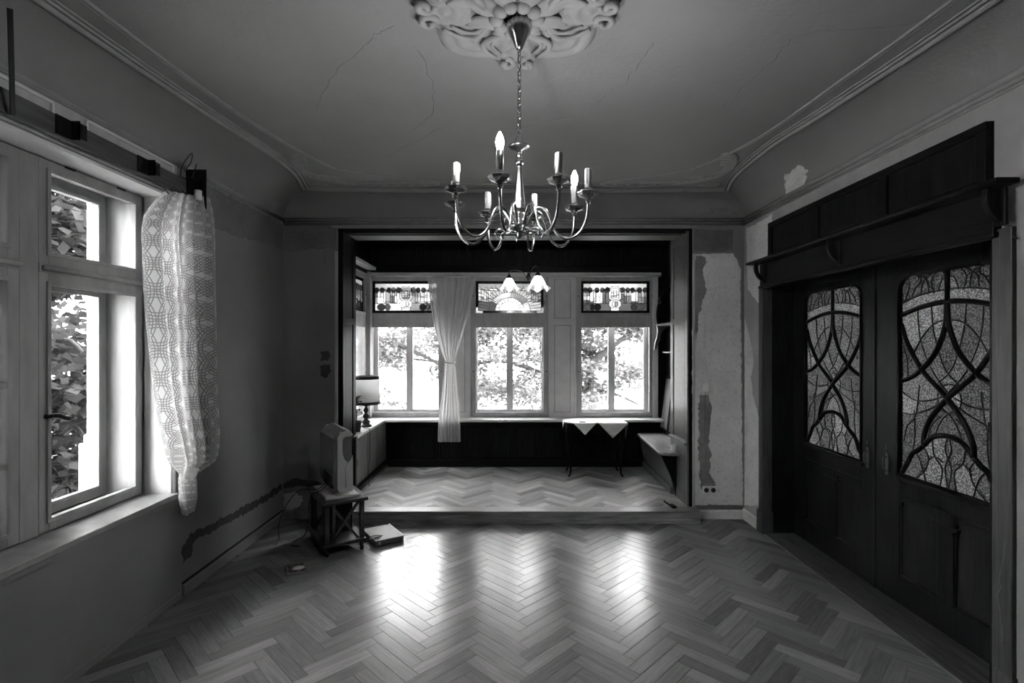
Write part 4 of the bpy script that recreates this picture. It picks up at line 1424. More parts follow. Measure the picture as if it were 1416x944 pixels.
# ------------------------------------------------------------------ cabinet under the left side window
cb = empty('low_cabinet', (-1.69, 5.75, BF), 0, 'low wooden sliding-door cabinet under the bay side window with white top', 'cabinet')
def loc(o, base): return o
cx0, cx1, cy0, cy1 = BXL + .24 - BXL - .11, 0, 0, 0
def CB(b_, name, m, bevel=0): return b_.build(name, M[m], cb, bevel)
# local coordinates: subtract the empty's position
def lb(x0, x1, y0, y1, z0, z1, b=None):
    b = b or MB(); return b.box(x0 + 1.69, x1 + 1.69, y0 - 5.75, y1 - 5.75, z0 - BF, z1 - BF)
CB(lb(BXL + .002, -1.585, 5.265, 6.44, BF, .69, lb(-1.636, -1.585, 5.20, 5.265, BF, .69)), 'carcass', 'dark', .002)
for k in range(3):
    y0 = 5.21 + k * .41
    CB(lb(-1.585, -1.573, y0, y0 + .40, BF + .10, .68), 'sliding_door', 'cabinet', .003)
CB(lb(-1.575, -1.571, 5.235, 5.25, .40, .47), 'finger_pull', 'black')
CB(lb(-1.585, -1.555, 5.20, 6.43, BF, BF + .07), 'plinth', 'dark_h', .004)
CB(lb(-1.57, -1.545, 5.20, 6.43, BF, BF + .025), 'plinth_bead', 'cabinet', .008)
CB(lb(BXL + .002, -1.553, 5.263, 6.27, .692, .722, lb(-1.636, -1.553, 5.19, 5.263, .692, .722)), 'cabinet_top', 'white', .006)

# table lamp
tl = empty('table_lamp', (-1.635, 5.77, .722), 0, 'table lamp with drum shade and turned dark base on the bay cabinet', 'lamp')
MB().lathe([(0, 0), (.062, 0), (.066, .008), (.058, .018), (.042, .030), (.040, .040), (.046, .050), (.044, .062), (.024, .080), (.020, .092), (.036, .105), (.038, .122), (.026, .138), (.016, .150), (.020, .160), (.030, .178), (.028, .195), (.016, .212), (.013, .225), (.022, .232), (.022, .240), (.012, .244), (.012, .27), (0, .27)], (0, 0, 0), 22).build('turned_base', M['lampwood'], tl)
sh = MB()
sh.lathe([(.155, .262), (.142, .560)], (0, 0, 0), 36)
sh.f = sh.f[:36]; sh.mi = sh.mi[:36]; sh.smooth = sh.smooth[:36]
shade = sh.build('lamp_shade', M['shade_f'], tl, solid=.002)
for (z0, z1, r0, r1) in ((.250, .282, .159, .158), (.532, .566, .147, .146)):
    q = MB().lathe([(r0 - .006, z0), (r0, z0), (r1, z1), (r1 - .006, z1), (r0 - .006, z0)], (0, 0, 0), 36)
    q.f = q.f[:-2]; q.mi = q.mi[:-2]; q.smooth = q.smooth[:-2]
    q.build('shade_band', M['black'], shade)
sp_ = MB()
for k in range(3):
    a = 2 * PI * k / 3; sp_.tube([(0, 0, .54), (.143 * math.cos(a), .143 * math.sin(a), .545)], .002, 5)
sp_.tube([(0, 0, .25), (0, 0, .545)], .004, 6)
sp_.build('shade_carrier', M['iron'], tl)
MB().lathe([(0, .27), (.014, .27), (.016, .31), (.030, .35), (.030, .37), (.018, .40), (0, .405)], (0, 0, 0), 14).build('unlit_bulb', M['cup'], tl)
cp = smooth_path([(-.06, -.02, .006), (0.0, -.10, .004), (.05, -.16, .005), (.077, -.165, .004), (.088, -.166, -.03), (.09, -.17, -.15), (.098, -.19, -.28), (.088, -.21, -.42), (.105, -.26, -.60)], 6)
MB().tube(cp, .0028, 5).build('power_cord', M['cable'], tl)
MB().box(-.075, -.045, -.14, -.115, 0, .02).build('cord_switch', M['black'], tl, .005)

# potted plant
pp = empty('potted_plant', (-1.62, 5.36, .722), 0, 'small dark potted plant with drooping leaves beside the table lamp', 'plant')
MB().lathe([(0, 0), (.050, 0), (.056, .004), (.058, .014), (.052, .014), (.048, .006), (0, .006)], (0, 0, 0), 20).build('saucer', M['saucer'], pp)
MB().lathe([(0, .006), (.038, .006), (.052, .10), (.057, .10), (.058, .122), (.050, .122), (.047, .105), (0, .105)], (0, 0, 0), 20).build('flower_pot', M['pot'], pp)
MB().lathe([(0, .104), (.047, .104), (.03, .112), (0, .115)], (0, 0, 0), 14).build('soil', M['soil'], pp)
MB().tube(smooth_path([(0, 0, .105), (.004, .003, .18), (-.006, 0, .26), (0, .002, .33)], 5), [.006, .006, .0055, .0055, .005, .005, .005, .005, .005, .004, .004, .004, .004, .004, .003, .003], 6).build('stem', M['leafd'], pp)
def leaf(base, ang, L, w, rise, droop):
    def fn(u, v):
        x = L * v; ww = w * math.sin(PI * min(1, .08 + .92 * v)) ** .8; y = (u - .5) * 2 * ww
        z = rise * math.sin(v * PI * .6) - droop * v * v + .12 * abs(u - .5) * w
        return (base[0] + x * math.cos(ang) - y * math.sin(ang), base[1] + x * math.sin(ang) + y * math.cos(ang), base[2] + z)
    MB().grid(fn, 6, 8).build('leaf', M['leafd'], pp, solid=.0015)
for (z, a, L, w, r, d) in ((.32, .1, .105, .034, .05, .02), (.33, 2.2, .10, .03, .05, .03), (.315, -2.0, .085, .03, .06, .02), (.26, .25, .085, .026, .05, .06), (.27, 3.4, .08, .026, .04, .05), (.20, -.1, .075, .024, .03, .035), (.21, -1.6, .07, .024, .04, .05), (.23, 1.4, .07, .024, .03, .04), (.30, -.7, .09, .03, .05, .03), (.34, 1.0, .08, .028, .05, .01)):
    leaf((0, 0, z), a, L, w, r, d)

# ------------------------------------------------------------------ bay curtain
def BP(x, y, d=6.22): return Vector((XW(x, d), d, ZW(y, d)))
rows = [(BP(590, 384, 6.33), BP(658, 384, 6.33), .7), (BP(592, 396, 6.31), BP(655, 398, 6.31), .9), (BP(596, 430, 6.27), BP(649, 430, 6.27), 1), (BP(602, 460, 6.25), BP(640, 462, 6.25), 1), (BP(609, 485, 6.23), BP(633, 486, 6.23), .7),
        (BP(615, 500), BP(629, 500), .35), (BP(614, 512), BP(630.5, 512), .45), (BP(611, 545), BP(632.5, 545), .7), (BP(606, 580), BP(636, 580), .9), (BP(605, 611), BP(637, 611), .9)]
bc = tag(curtain('tied_curtain', M['lace2'], rows, 6.5, .022, '', lambda u, v: .006 * noise.noise(Vector((u * 9, v * 3, 2))), nu=100), 'sheer white lace curtain gathered and tied at the middle in the bay', 'curtain')
tc_ = BP(622, 501)
MB().tube([(tc_.x + .066 * math.cos(t), tc_.y + .028 * math.sin(t), tc_.z + .006 * math.sin(2 * t)) for t in [2 * PI * k / 20 for k in range(20)]], .010, 6, closed=True).build('tie_band', M['cloth'], bc)
for k in range(12):
    p = BP(592 + k * 5.8, 382, 6.33); MB().tube([(p.x + .012 * math.cos(t), p.y + .004 * math.sin(t), p.z + .012 * math.sin(t)) for t in [2 * PI * q / 8 for q in range(8)]], .003, 5, closed=True).build('curtain_ring', M['white'], bc)
tag(MB().tube([(XW(513, 6.35), 6.34, ZW(382, 6.34) + .012), (XW(914, 6.35), 6.34, ZW(382, 6.34) + .012)], .006, 8).tube([(XW(540, 6.35), 6.34, ZW(382, 6.34) + .012), (XW(540, 6.35), 6.41, ZW(382, 6.34) + .02)], .005, 6).tube([(XW(880, 6.35), 6.34, ZW(382, 6.34) + .012), (XW(880, 6.35), 6.41, ZW(382, 6.34) + .02)], .005, 6).build('curtain_rail', M['white']), 'thin white curtain rail above the bay windows', 'rail')

# ------------------------------------------------------------------ pendant in the bay
pl = empty('pendant_lamp', (.174, 5.5, 0), 0, 'small hanging lamp with white tulip glass shades in the bay', 'lamp')
MB().tube([(0, 0, 2.36), (0, 0, 2.97)], .004, 6).build('chain', M['iron'], pl)
MB().lathe([(0, 2.94), (.03, 2.945), (.045, 2.97), (.045, 2.979), (0, 2.979)], (0, 0, 0), 18).build('canopy', M['iron'], pl)
MB().lathe([(0, 2.32), (.012, 2.325), (.010, 2.335), (.026, 2.345), (.030, 2.36), (.024, 2.375), (.010, 2.385), (.012, 2.40), (0, 2.41)], (0, 0, 0), 16).build('hub', M['iron'], pl)
def tulip(c, sc):
    def fn(u, v):
        a = u * 2 * PI
        r = (.028 + .047 * math.sin(min(1, v * 1.25) * PI / 2) + .035 * max(0, v - .62) / .38 * (1 + .35 * math.cos(6 * a)))
        z = -.125 * v + .018 * max(0, v - .75) / .25 * math.cos(6 * a)
        return (c[0] + sc * r * math.cos(a), c[1] + sc * r * math.sin(a), c[2] + sc * z)
    s_ = MB().grid(fn, 36, 14).build('glass_shade', M['shade_g'], pl)
    MB().lathe([(0, 0), (.030, 0), (.032, .012), (.018, .03), (.010, .045), (0, .045)], c, 14).build('shade_cap', M['iron'], pl)
    tag(MB().lathe([(0, -.075), (.014, -.07), (.022, -.05), (.018, -.03), (.010, -.01), (0, -.01)], c, 12).build('bulb', M['pbulb'], pl), 'lit bulb inside the shade')
for (c, sc) in (((-.205, .22, 2.375), 1.0), ((.095, -.16, 2.35), 1.12)):
    tulip(c, sc)
    MB().tube(smooth_path([(c[0] * .08, c[1] * .08, 2.365), (c[0] * .35, c[1] * .35, 2.43), (c[0] * .75, c[1] * .75, 2.46), (c[0] * .97, c[1] * .97, c[2] + .075), (c[0], c[1], c[2] + .04)], 6), .005, 7).build('arm', M['iron'], pl)

# ------------------------------------------------------------------ table with two cloths
TX0, TX1, TY0, TY1, TZ = .615, 1.315, 5.90, 6.255, .739
tb = empty('side_table', ((TX0 + TX1) / 2, (TY0 + TY1) / 2, BF), 0, 'small dark table with slender curved legs under the right bay window', 'table')
hx, hy = (TX1 - TX0) / 2, (TY1 - TY0) / 2
MB().box(-hx, hx, -hy, hy, TZ - BF - .022, TZ - BF - .002).build('table_top', M['dark_x'], tb, .005)
for (a, c, d, e) in ((-hx + .05, hx - .05, -hy + .03, -hy + .048), (-hx + .05, hx - .05, hy - .048, hy - .03), (-hx + .03, -hx + .048, -hy + .05, hy - .05), (hx - .048, hx - .03, -hy + .05, hy - .05)):
    MB().box(a, c, d, e, TZ - BF - .115, TZ - BF - .022).build('apron', M['dark_x'], tb, .003)
for sx in (-1, 1):
    for sy in (-1, 1):
        X0, Y0 = sx * (hx - .045), sy * (hy - .04)
        zt = TZ - BF - .03
        pth = smooth_path([(X0, Y0, zt), (X0 + sx * .012, Y0 + sy * .008, zt - .10), (X0 + sx * .006, Y0 + sy * .004, zt - .25), (X0 - sx * .018, Y0, zt - .42), (X0 - sx * .012, Y0, .04), (X0 + sx * .010, Y0 + sy * .006, .006)], 5)
        n = len(pth)
        MB().tube(pth, [.026 - .016 * min(1, k / n * 1.25) + (.004 if k > n - 3 else 0) for k in range(n)], 8).build('leg', M['dark'], tb)


def cloth(name, cx, cy, half, rot, dz, label):
    """square cloth laid over the table; what reaches past the edge hangs down"""
    n = 44; vs = []
    for j in range(n + 1):
        for i in range(n + 1):
            u, v = (i / n * 2 - 1) * half, (j / n * 2 - 1) * half
            x = cx + u * math.cos(rot) - v * math.sin(rot); y = cy + u * math.sin(rot) + v * math.cos(rot); z = TZ + dz
            e = .008 + dz
            ox = max(0, x - (TX1 + e)) - max(0, (TX0 - e) - x); oy = max(0, y - (TY1 + e)) - max(0, (TY0 - e) - y)
            if oy > 0: y = TY1 + e + oy * .05; z -= oy
            elif oy < 0: y = TY0 - e + oy * .06; z += oy
            if ox > 0: x = TX1 + e + ox * .06; z -= ox
            elif ox < 0: x = TX0 - e + ox * .06; z += ox
            if oy == 0 and ox == 0: z += .0008 * noise.noise(Vector((x * 30, y * 30, 3)))
            else:
                dd = abs(ox) + abs(oy)
                y -= .25 * dd * .2 * math.sin(x * 40) * .3
            vs.append((x, y, max(z, BF + .02)))
    fs = [(j * (n + 1) + i, j * (n + 1) + i + 1, (j + 1) * (n + 1) + i + 1, (j + 1) * (n + 1) + i) for j in range(n) for i in range(n)]
    b = MB(); b._add(vs, fs, True)
    return tag(b.build(name, M['cloth'], None, solid=.0012), label, 'tablecloth')
cloth('tablecloth', .835, 6.085, .232, R(45), .0012, 'white cloth on the left half of the small table, one corner hanging in front')
cloth('tablecloth', 1.165, 6.085, .262, R(43), .0035, 'white cloth on the right half of the small table, larger corner hanging in front')
pn = MB().tube([(.78, 5.955, TZ + .0078), (.84, 5.945, TZ + .0078)], .004, 8); pn.tube([(.84, 5.945, TZ + .0078), (.852, 5.943, TZ + .0078)], [.004, .001], 8)
tag(pn.build('pen', M['black']), 'thin dark pen lying on the white tablecloth', 'pen')

# ------------------------------------------------------------------ bench
bn = empty('corner_bench', (1.7, 5.7, BF), 0, 'built-in wooden bench with light seat along the right side of the bay', 'bench')
def BB(x, y, z): return (x - 1.7, y - 5.7, z - BF)
seat_o = [(1.47, 5.16), (1.50, 5.12), (1.56, 5.10), (1.655, 5.095), (1.655, 5.40), (1.90, 5.40), (1.90, 6.27), (1.56, 6.27), (1.51, 6.22)]
MB().prism([(p[0], p[1]) for p in seat_o], lambda u, v, w: BB(u, v, w), .535, .565).build('seat', M['mid_y'], bn, .01)
MB().hexa([BB(1.66, 5.27, BF), BB(1.69, 5.27, BF), BB(1.69, 6.43, BF), BB(1.66, 6.43, BF)], [BB(1.55, 5.20, .535), BB(1.69, 5.20, .535), BB(1.69, 6.30, .535), BB(1.55, 6.30, .535)]).build('front_panel', M['mid'], bn, .004)
MB().box(1.62 - 1.7, 1.66 - 1.7, 5.26 - 5.7, 6.42 - 5.7, 0, .07).build('plinth', M['mid'], bn, .006)
MB().prism(smooth_path([(1.50, .535, 0), (1.53, .47, 0), (1.58, .36, 0), (1.625, .25, 0), (1.65, .14, 0), (1.652, BF, 0)], 4) + [Vector((1.69, BF, 0)), Vector((1.69, .535, 0))], lambda u, v, w: BB(u, w, v), 5.19, 5.225).build('end_bracket', M['dark'], bn, .003)
MB().hexa([BB(1.84, 5.40, .565), BB(1.90, 5.40, .565), BB(1.90, 6.42, .565), BB(1.84, 6.42, .565)], [BB(1.925, 5.40, 1.27), BB(1.945, 5.40, 1.27), BB(1.945, 6.42, 1.27), BB(1.925, 6.42, 1.27)]).build('backrest', M['dark'], bn, .004)
for k in range(3):
    y0 = 5.42 + k * .33
    MB().hexa([BB(1.835, y0 + .04, .62), BB(1.86, y0 + .04, .62), BB(1.86, y0 + .29, .62), BB(1.835, y0 + .29, .62)], [BB(1.908, y0 + .04, 1.22), BB(1.93, y0 + .04, 1.22), BB(1.93, y0 + .29, 1.22), BB(1.908, y0 + .29, 1.22)]).build('back_panel', M['mid'], bn, .004)
cu = empty('cup', (1.618, 5.15, .5652), 0, 'white cup at the near end of the wooden bench', 'cup')
MB().lathe([(0, 0), (.022, 0), (.024, .004), (.030, .02), (.034, .075), (.031, .075), (.027, .02), (0, .008)], (0, 0, 0), 22).build('cup_body', M['cup'], cu)
MB().tube([(-.031 - .020 * math.sin(t), 0, .042 + .020 * math.cos(t)) for t in [PI * k / 10 for k in range(11)]], .004, 6).build('handle', M['cup'], cu)

# carved shelf unit on the right bay wall
cs_ = empty('carved_shelf', (1.94, 6.0, 0), 0, 'dark carved wall shelf with arched bracket above the bench', 'shelf')
def SB(x, y, z): return (x - 1.94, y - 6.0, z)
MB().box(-.012, .0, -.62, .42, 1.30, 2.40).build('back_board', M['dark'], cs_, .003)
MB().prism([(1.928, 1.885), (1.735, 1.885), (1.735, 1.862), (1.928, 1.862)], lambda u, v, w: SB(u, w, v), 5.42, 6.20).build('shelf_board', M['mid'], cs_, .004)
arch = smooth_path([(1.74, 1.885, 0), (1.735, 2.02, 0), (1.76, 2.16, 0), (1.82, 2.27, 0), (1.928, 2.36, 0)], 5)
inner = smooth_path([(1.928, 2.29, 0), (1.85, 2.22, 0), (1.80, 2.12, 0), (1.775, 2.0, 0), (1.77, 1.885, 0)], 5)
MB().prism([(p.x, p.y) for p in arch] + [(p.x, p.y) for p in inner], lambda u, v, w: SB(u, w, v), 6.17, 6.20).build('arched_side', M['dark'], cs_)
br = smooth_path([(1.735, 1.862, 0), (1.745, 1.80, 0), (1.735, 1.73, 0), (1.715, 1.66, 0), (1.705, 1.58, 0)], 5)
bi = smooth_path([(1.725, 1.58, 0), (1.745, 1.64, 0), (1.775, 1.70, 0), (1.79, 1.78, 0), (1.86, 1.845, 0), (1.928, 1.862, 0)], 5)
MB().prism([(p.x, p.y) for p in br] + [(p.x, p.y) for p in bi], lambda u, v, w: SB(u, w, v), 6.16, 6.19).build('curved_bracket', M['mid'], cs_)
MB().tube(smooth_path([SB(1.77, 6.15, 2.20), SB(1.745, 6.15, 2.17), SB(1.75, 6.15, 2.13), SB(1.775, 6.15, 2.14), SB(1.77, 6.15, 2.17)], 5), .007, 6).build('carved_scroll', M['mid'], cs_)
MB().box(SB(1.80, 0, 0)[0], -.012, -.5, .16, 1.540, 1.556).build('small_shelf', M['mid'], cs_, .003)
MB().tube([SB(1.83, 5.9, 1.54), SB(1.83, 5.9, 1.50)], .006, 6).build('hook', M['brass'], cs_)

# remote control on the step
rc = FLO(926.5, 698.2, BF)
rm = empty('remote_control', (rc.x, rc.y, BF + .001), R(6), 'black remote control lying on the step edge', 'remote')
MB().box(-.023, .023, -.105, .105, 0, .020).build('remote_body', M['plastic'], rm, .006)
for j in range(8):
    for i in range(3):
        if j in (2,) and i != 1: continue
        MB().box(-.014 + i * .014 - .0045, -.014 + i * .014 + .0045, -.02 + j * .0145, -.02 + j * .0145 + .008, .020, .0225).build('button', M['button'], rm)


# ------------------------------------------------------------------ television on its stand
E1 = R(33)
SX, SY = -1.443, 3.94
st = empty('tv_stand', (SX, SY, 0), E1, 'dark wooden trolley with crossed end braces carrying the television', 'tv stand')
SWD, SLN, STZ = .335, .56, .425      # local x = width (away right), y = length
top = MB().box(-.01, SWD + .01, -.01, SLN + .01, STZ - .026, STZ).build('top_board', M['stand'], st, .006)
MB().box(0, SWD, .0, SLN, .075, .097).build('bottom_board', M['stand'], st, .005)
LEG = [(.032, .032), (SWD - .032, .032), (.032, SLN - .032), (SWD - .032, SLN - .032)]
for (x, y) in LEG:
    MB().box(x - .018, x + .018, y - .018, y + .018, .097, STZ - .026).build('leg', M['stand'], st, .004)
for y in (.032, SLN - .032):
    for k, (xa, xb) in enumerate(((.06, SWD - .06), (SWD - .06, .06))):
        MB().bar((xa, y + (.006 if k else -.006), .10), (xb, y + (.006 if k else -.006), STZ - .03), .012, .02, (0, 0, 1)).build('cross_brace', M['stand'], st, .002)
for x in (.085,):
    MB().box(x - .011, x + .011, .022, .044, .097, STZ - .026).build('upright', M['stand'], st, .003)
for y in (.14, .42):
    MB().box(.02, .042, y - .011, y + .011, .097, STZ - .026).build('upright', M['stand'], st, .003)
for x in (.0, SWD - .03):
    MB().box(x, x + .03, .015, SLN - .015, .052, .076).build('side_rail', M['stand'], st, .003)
for (x, y) in LEG:
    c_ = MB(); c_.tube([(x - .011, y, .024), (x + .011, y, .024)], .024, 16)
    c_.box(x - .014, x + .014, y - .006, y + .006, .03, .075)
    c_.build('caster', M['plastic'], st, .002)
# subwoofer box on the lower board
bxs = empty('black_box', (SX + .10 * math.cos(E1) - .24 * math.sin(E1), SY + .10 * math.sin(E1) + .24 * math.cos(E1), .097), E1, 'black speaker box on the lower board of the television stand', 'box')
MB().box(0, .19, 0, .24, 0, .24).build('box_body', M['plastic'], bxs, .006)
MB().box(.02, .17, -.006, 0, .03, .21).build('speaker_grille', M['black'], bxs, .003)

tv = empty('television', (SX, SY, STZ + .0005), E1, 'silver grey flat television seen from behind on the wooden trolley', 'television')
# local: x thickness direction (screen at +x), y width
TT0, TT1, TY_0, TY_1, TZ0, TZ1 = .085, .235, .035, .545, .055, .535
prof = [(TT1, TZ0), (TT1, TZ1 - .02), (TT1 - .02, TZ1), (TT1 - .055, TZ1 + .003), (TT0 + .03, TZ1 - .03), (TT0 + .005, TZ1 - .06), (TT0, TZ0 + .30), (TT0, TZ0 + .06), (TT0 + .02, TZ0), ]
MB().prism(prof, lambda u, v, w: (u, w, v), TY_0 + .025, TY_1 - .025).build('back_shell', M['tvback'], tv, .012)
tear = smooth_path([(.250, .5, 0), (.150, .492, 0), (.132, .43, 0), (.136, .34, 0), (.156, .285, 0), (.180, .262, 0), (.206, .285, 0), (.232, .33, 0), (.252, .36, 0), (.258, .46, 0)], 5, True)
for (a, c) in ((TY_0, TY_0 + .055), (TY_1 - .028, TY_1)):
    pr2 = [(TT1, TZ0), (TT1, TZ1 - .03), (TT1 - .03, TZ1 - .004), (TT0 + .06, TZ1 - .012), (TT0 + .03, TZ1 - .05), (TT0 + .03, TZ0 + .03), (TT0 + .045, TZ0)]
    ck = MB().prism(pr2, lambda u, v, w: (u, w, v), a, c).build('side_cheek', M['silver'], tv, 0)
    if a == TY_0:
        # hollow out the tear-shaped recess
        b = MB(); n = len(tear); vs_ = []
        for k, yy in ((1.0, -.02), (1.0, .0), (.86, .012), (.70, .040), (.40, .048)):
            vs_ += [(.262 + (q.x - .262) * k, TY_0 + yy, .40 + (q.y - .40) * (1 - (1 - k) * .75)) for q in tear]
        b._add(vs_, [(r * n + q, r * n + (q + 1) % n, (r + 1) * n + (q + 1) % n, (r + 1) * n + q) for r in range(4) for q in range(n)] + [list(range(n))[::-1], list(range(4 * n, 5 * n))])
        cut = b.build('cut', M['silver'], tv)
        bmx = bmesh.new(); bmx.from_mesh(cut.data); bmesh.ops.recalc_face_normals(bmx, faces=bmx.faces); bmx.to_mesh(cut.data); bmx.free()
        bmx = bmesh.new(); bmx.from_mesh(ck.data); bmesh.ops.recalc_face_normals(bmx, faces=bmx.faces); bmx.to_mesh(ck.data); bmx.free()
        md = ck.modifiers.new('hollow', 'BOOLEAN'); md.operation = 'DIFFERENCE'; md.object = cut; md.solver = 'EXACT'
        dg_ = bpy.context.evaluated_depsgraph_get(); dg_.update()
        nm_ = bpy.data.meshes.new_from_object(ck.evaluated_get(dg_))
        ck.modifiers.clear(); ck.data = nm_
        bpy.data.objects.remove(cut, do_unlink=True)
    md = ck.modifiers.new('edge', 'BEVEL'); md.width = .006; md.segments = 2; md.limit_method = 'ANGLE'; md.angle_limit = R(50)
MB().tube([(.178, TY_0 - .003, .26), (.178, TY_0 - .003, .09)], .005, 6).build('side_ridge', M['silver'], tv)
MB().box(TT1, TT1 + .006, TY_0 + .058, TY_1 - .01, TZ0 + .01, TZ1 - .03).build('screen_bezel', M['silver'], tv, .003)
MB().box(TT1 + .005, TT1 + .008, TY_0 + .05, TY_1 - .05, TZ0 + .06, TZ1 - .06).build('screen', M['screen'], tv)
MB().box(TT0 - .002, TT0 + .03, TY_0 + .07, TY_0 + .33, TZ0 + .02, TZ0 + .13).build('connector_bay', M['black'], tv, .003)
MB().prism(smooth_path([(.04, .12, 0), (.05, .07, 0), (.28, .06, 0), (.29, .14, 0), (.29, .44, 0), (.27, .50, 0), (.05, .50, 0), (.035, .44, 0)], 4, True), lambda u, v, w: (u, v, w), 0, .016).build('foot_plate', M['silver'], tv, .005)
MB().box(.12, .20, .20, .38, .014, .07).build('foot_neck', M['silver'], tv, .01)
for (y, z) in ((.12, .46), (.46, .46), (.12, .22), (.3, .3)):
    MB().box(TT0 - .001, TT0 + .004, y - .005, y + .005, z - .005, z + .005).build('screw_cap', M['black'], tv)

def world_of(lx, ly, z): return Vector((SX + lx * math.cos(E1) - ly * math.sin(E1), SY + lx * math.sin(E1) + ly * math.cos(E1), z))
cbm = MB()
cbm.tube(smooth_path([world_of(.09, .2, .53), world_of(.03, .22, .47), world_of(-.02, .28, .435), world_of(-.03, .36, .33), world_of(-.05, .33, .18), world_of(-.06, .42, .06), world_of(-.12, .5, .005), world_of(-.16, .42, .005), world_of(-.10, .36, .005)], 7), .004, 6)
cbm.tube(smooth_path([world_of(.09, .26, .52), world_of(.02, .30, .46), world_of(-.025, .42, .44), world_of(-.06, .58, .40), world_of(-.12, .70, .30), world_of(-.2, .72, .12), world_of(-.22, .62, .006), world_of(-.26, .5, .006)], 7), .0035, 6)
tag(cbm.build('tv_cables', M['cable']), 'black cables dangling behind the television down to the floor', 'cable')
cbm = MB()
for k in range(3):
    cbm.tube(smooth_path([world_of(.07, .12 + .04 * k, .12), world_of(.05, .10 + .05 * k, .20 + .02 * k), world_of(.055, .17 + .04 * k, .28), world_of(.06, .24 + .05 * k, .2), world_of(.05, .2 + .03 * k, .11), world_of(.06, .1, .105)], 7), .004, 6)
tag(cbm.build('cable_coil', M['cable']), 'tangled black cables inside the television stand', 'cable')

# receiver on the floor
DP = FLO(519.3, 757, 0)
dv = empty('disc_player', (DP.x, DP.y, 0), R(34), 'flat silver disc player on the parquet beside the television stand', 'player')
MB().box(0, .235, 0, .335, .006, .05).build('casing', M['device'], dv, .004)
MB().box(.004, .228, -.006, .0, .01, .046).build('front_panel', M['tvback'], dv, .002)
MB().box(.231, .243, -.004, .335, .004, .053).build('edge_glint', M['silver'], dv, .003)  # bright strip added as the light reflected along this edge, not a real trim
q = MB().lathe([(0, 0), (.012, 0), (.011, .008), (0, .009)], (0, 0, 0), 14).build('knob', M['silver'], dv); q.location = (.03, -.006, .028); q.rotation_euler = (PI / 2, 0, 0)
for (x, y) in ((.02, .02), (.21, .02), (.02, .31), (.21, .31)):
    MB().lathe([(0, 0), (.01, 0), (.01, .006), (0, .006)], (x, y, 0), 10).build('foot', M['black'], dv)
cbm = MB()
for k in range(3):
    q0 = Vector((DP.x - .02, DP.y + .05, .058 + .004 * k))
    loop = [(q0.x + .045 * math.cos(t) + .006 * k, q0.y + .03 * math.sin(t), q0.z + .012 * math.sin(t + k)) for t in [2 * PI * m_ / 9 for m_ in range(9)]]
    cbm.tube(smooth_path([(DP.x - .16, DP.y + .05 + .03 * k, .006), (DP.x - .09, DP.y + .04, .03)] + loop + [(DP.x - .05, DP.y + .10, .04), (DP.x - .13, DP.y + .14, .006)], 5), .0018, 5)
tag(cbm.build('cord_bundle', M['cable']), 'thin looped cords bundled against the disc player', 'cord')

# small framed picture on the floor
FP = [FLO(*p) for p in ((398, 796.6), (422.5, 793), (421, 779), (396, 782))]
fc = sum(FP, Vector()) / 4; fa = math.atan2(FP[1].y - FP[0].y, FP[1].x - FP[0].x) + R(8)
pf = empty('picture_frame', (fc.x, fc.y, 0), fa, 'small framed picture lying flat on the parquet near the left wall', 'picture')
MB().box(-.062, .062, -.085, .085, 0, .012).build('back_board', M['plastic'], pf, .002)
for (a, c, d, e) in ((-.066, .066, -.089, -.078), (-.066, .066, .078, .089), (-.066, -.055, -.078, .078), (.055, .066, -.078, .078)):
    MB().box(a, c, d, e, 0, .018).build('frame_rail', M['device'], pf, .002)
MB().box(-.055, .055, -.078, .078, .0121, .0135).build('picture_sheet', M['picture'], pf)

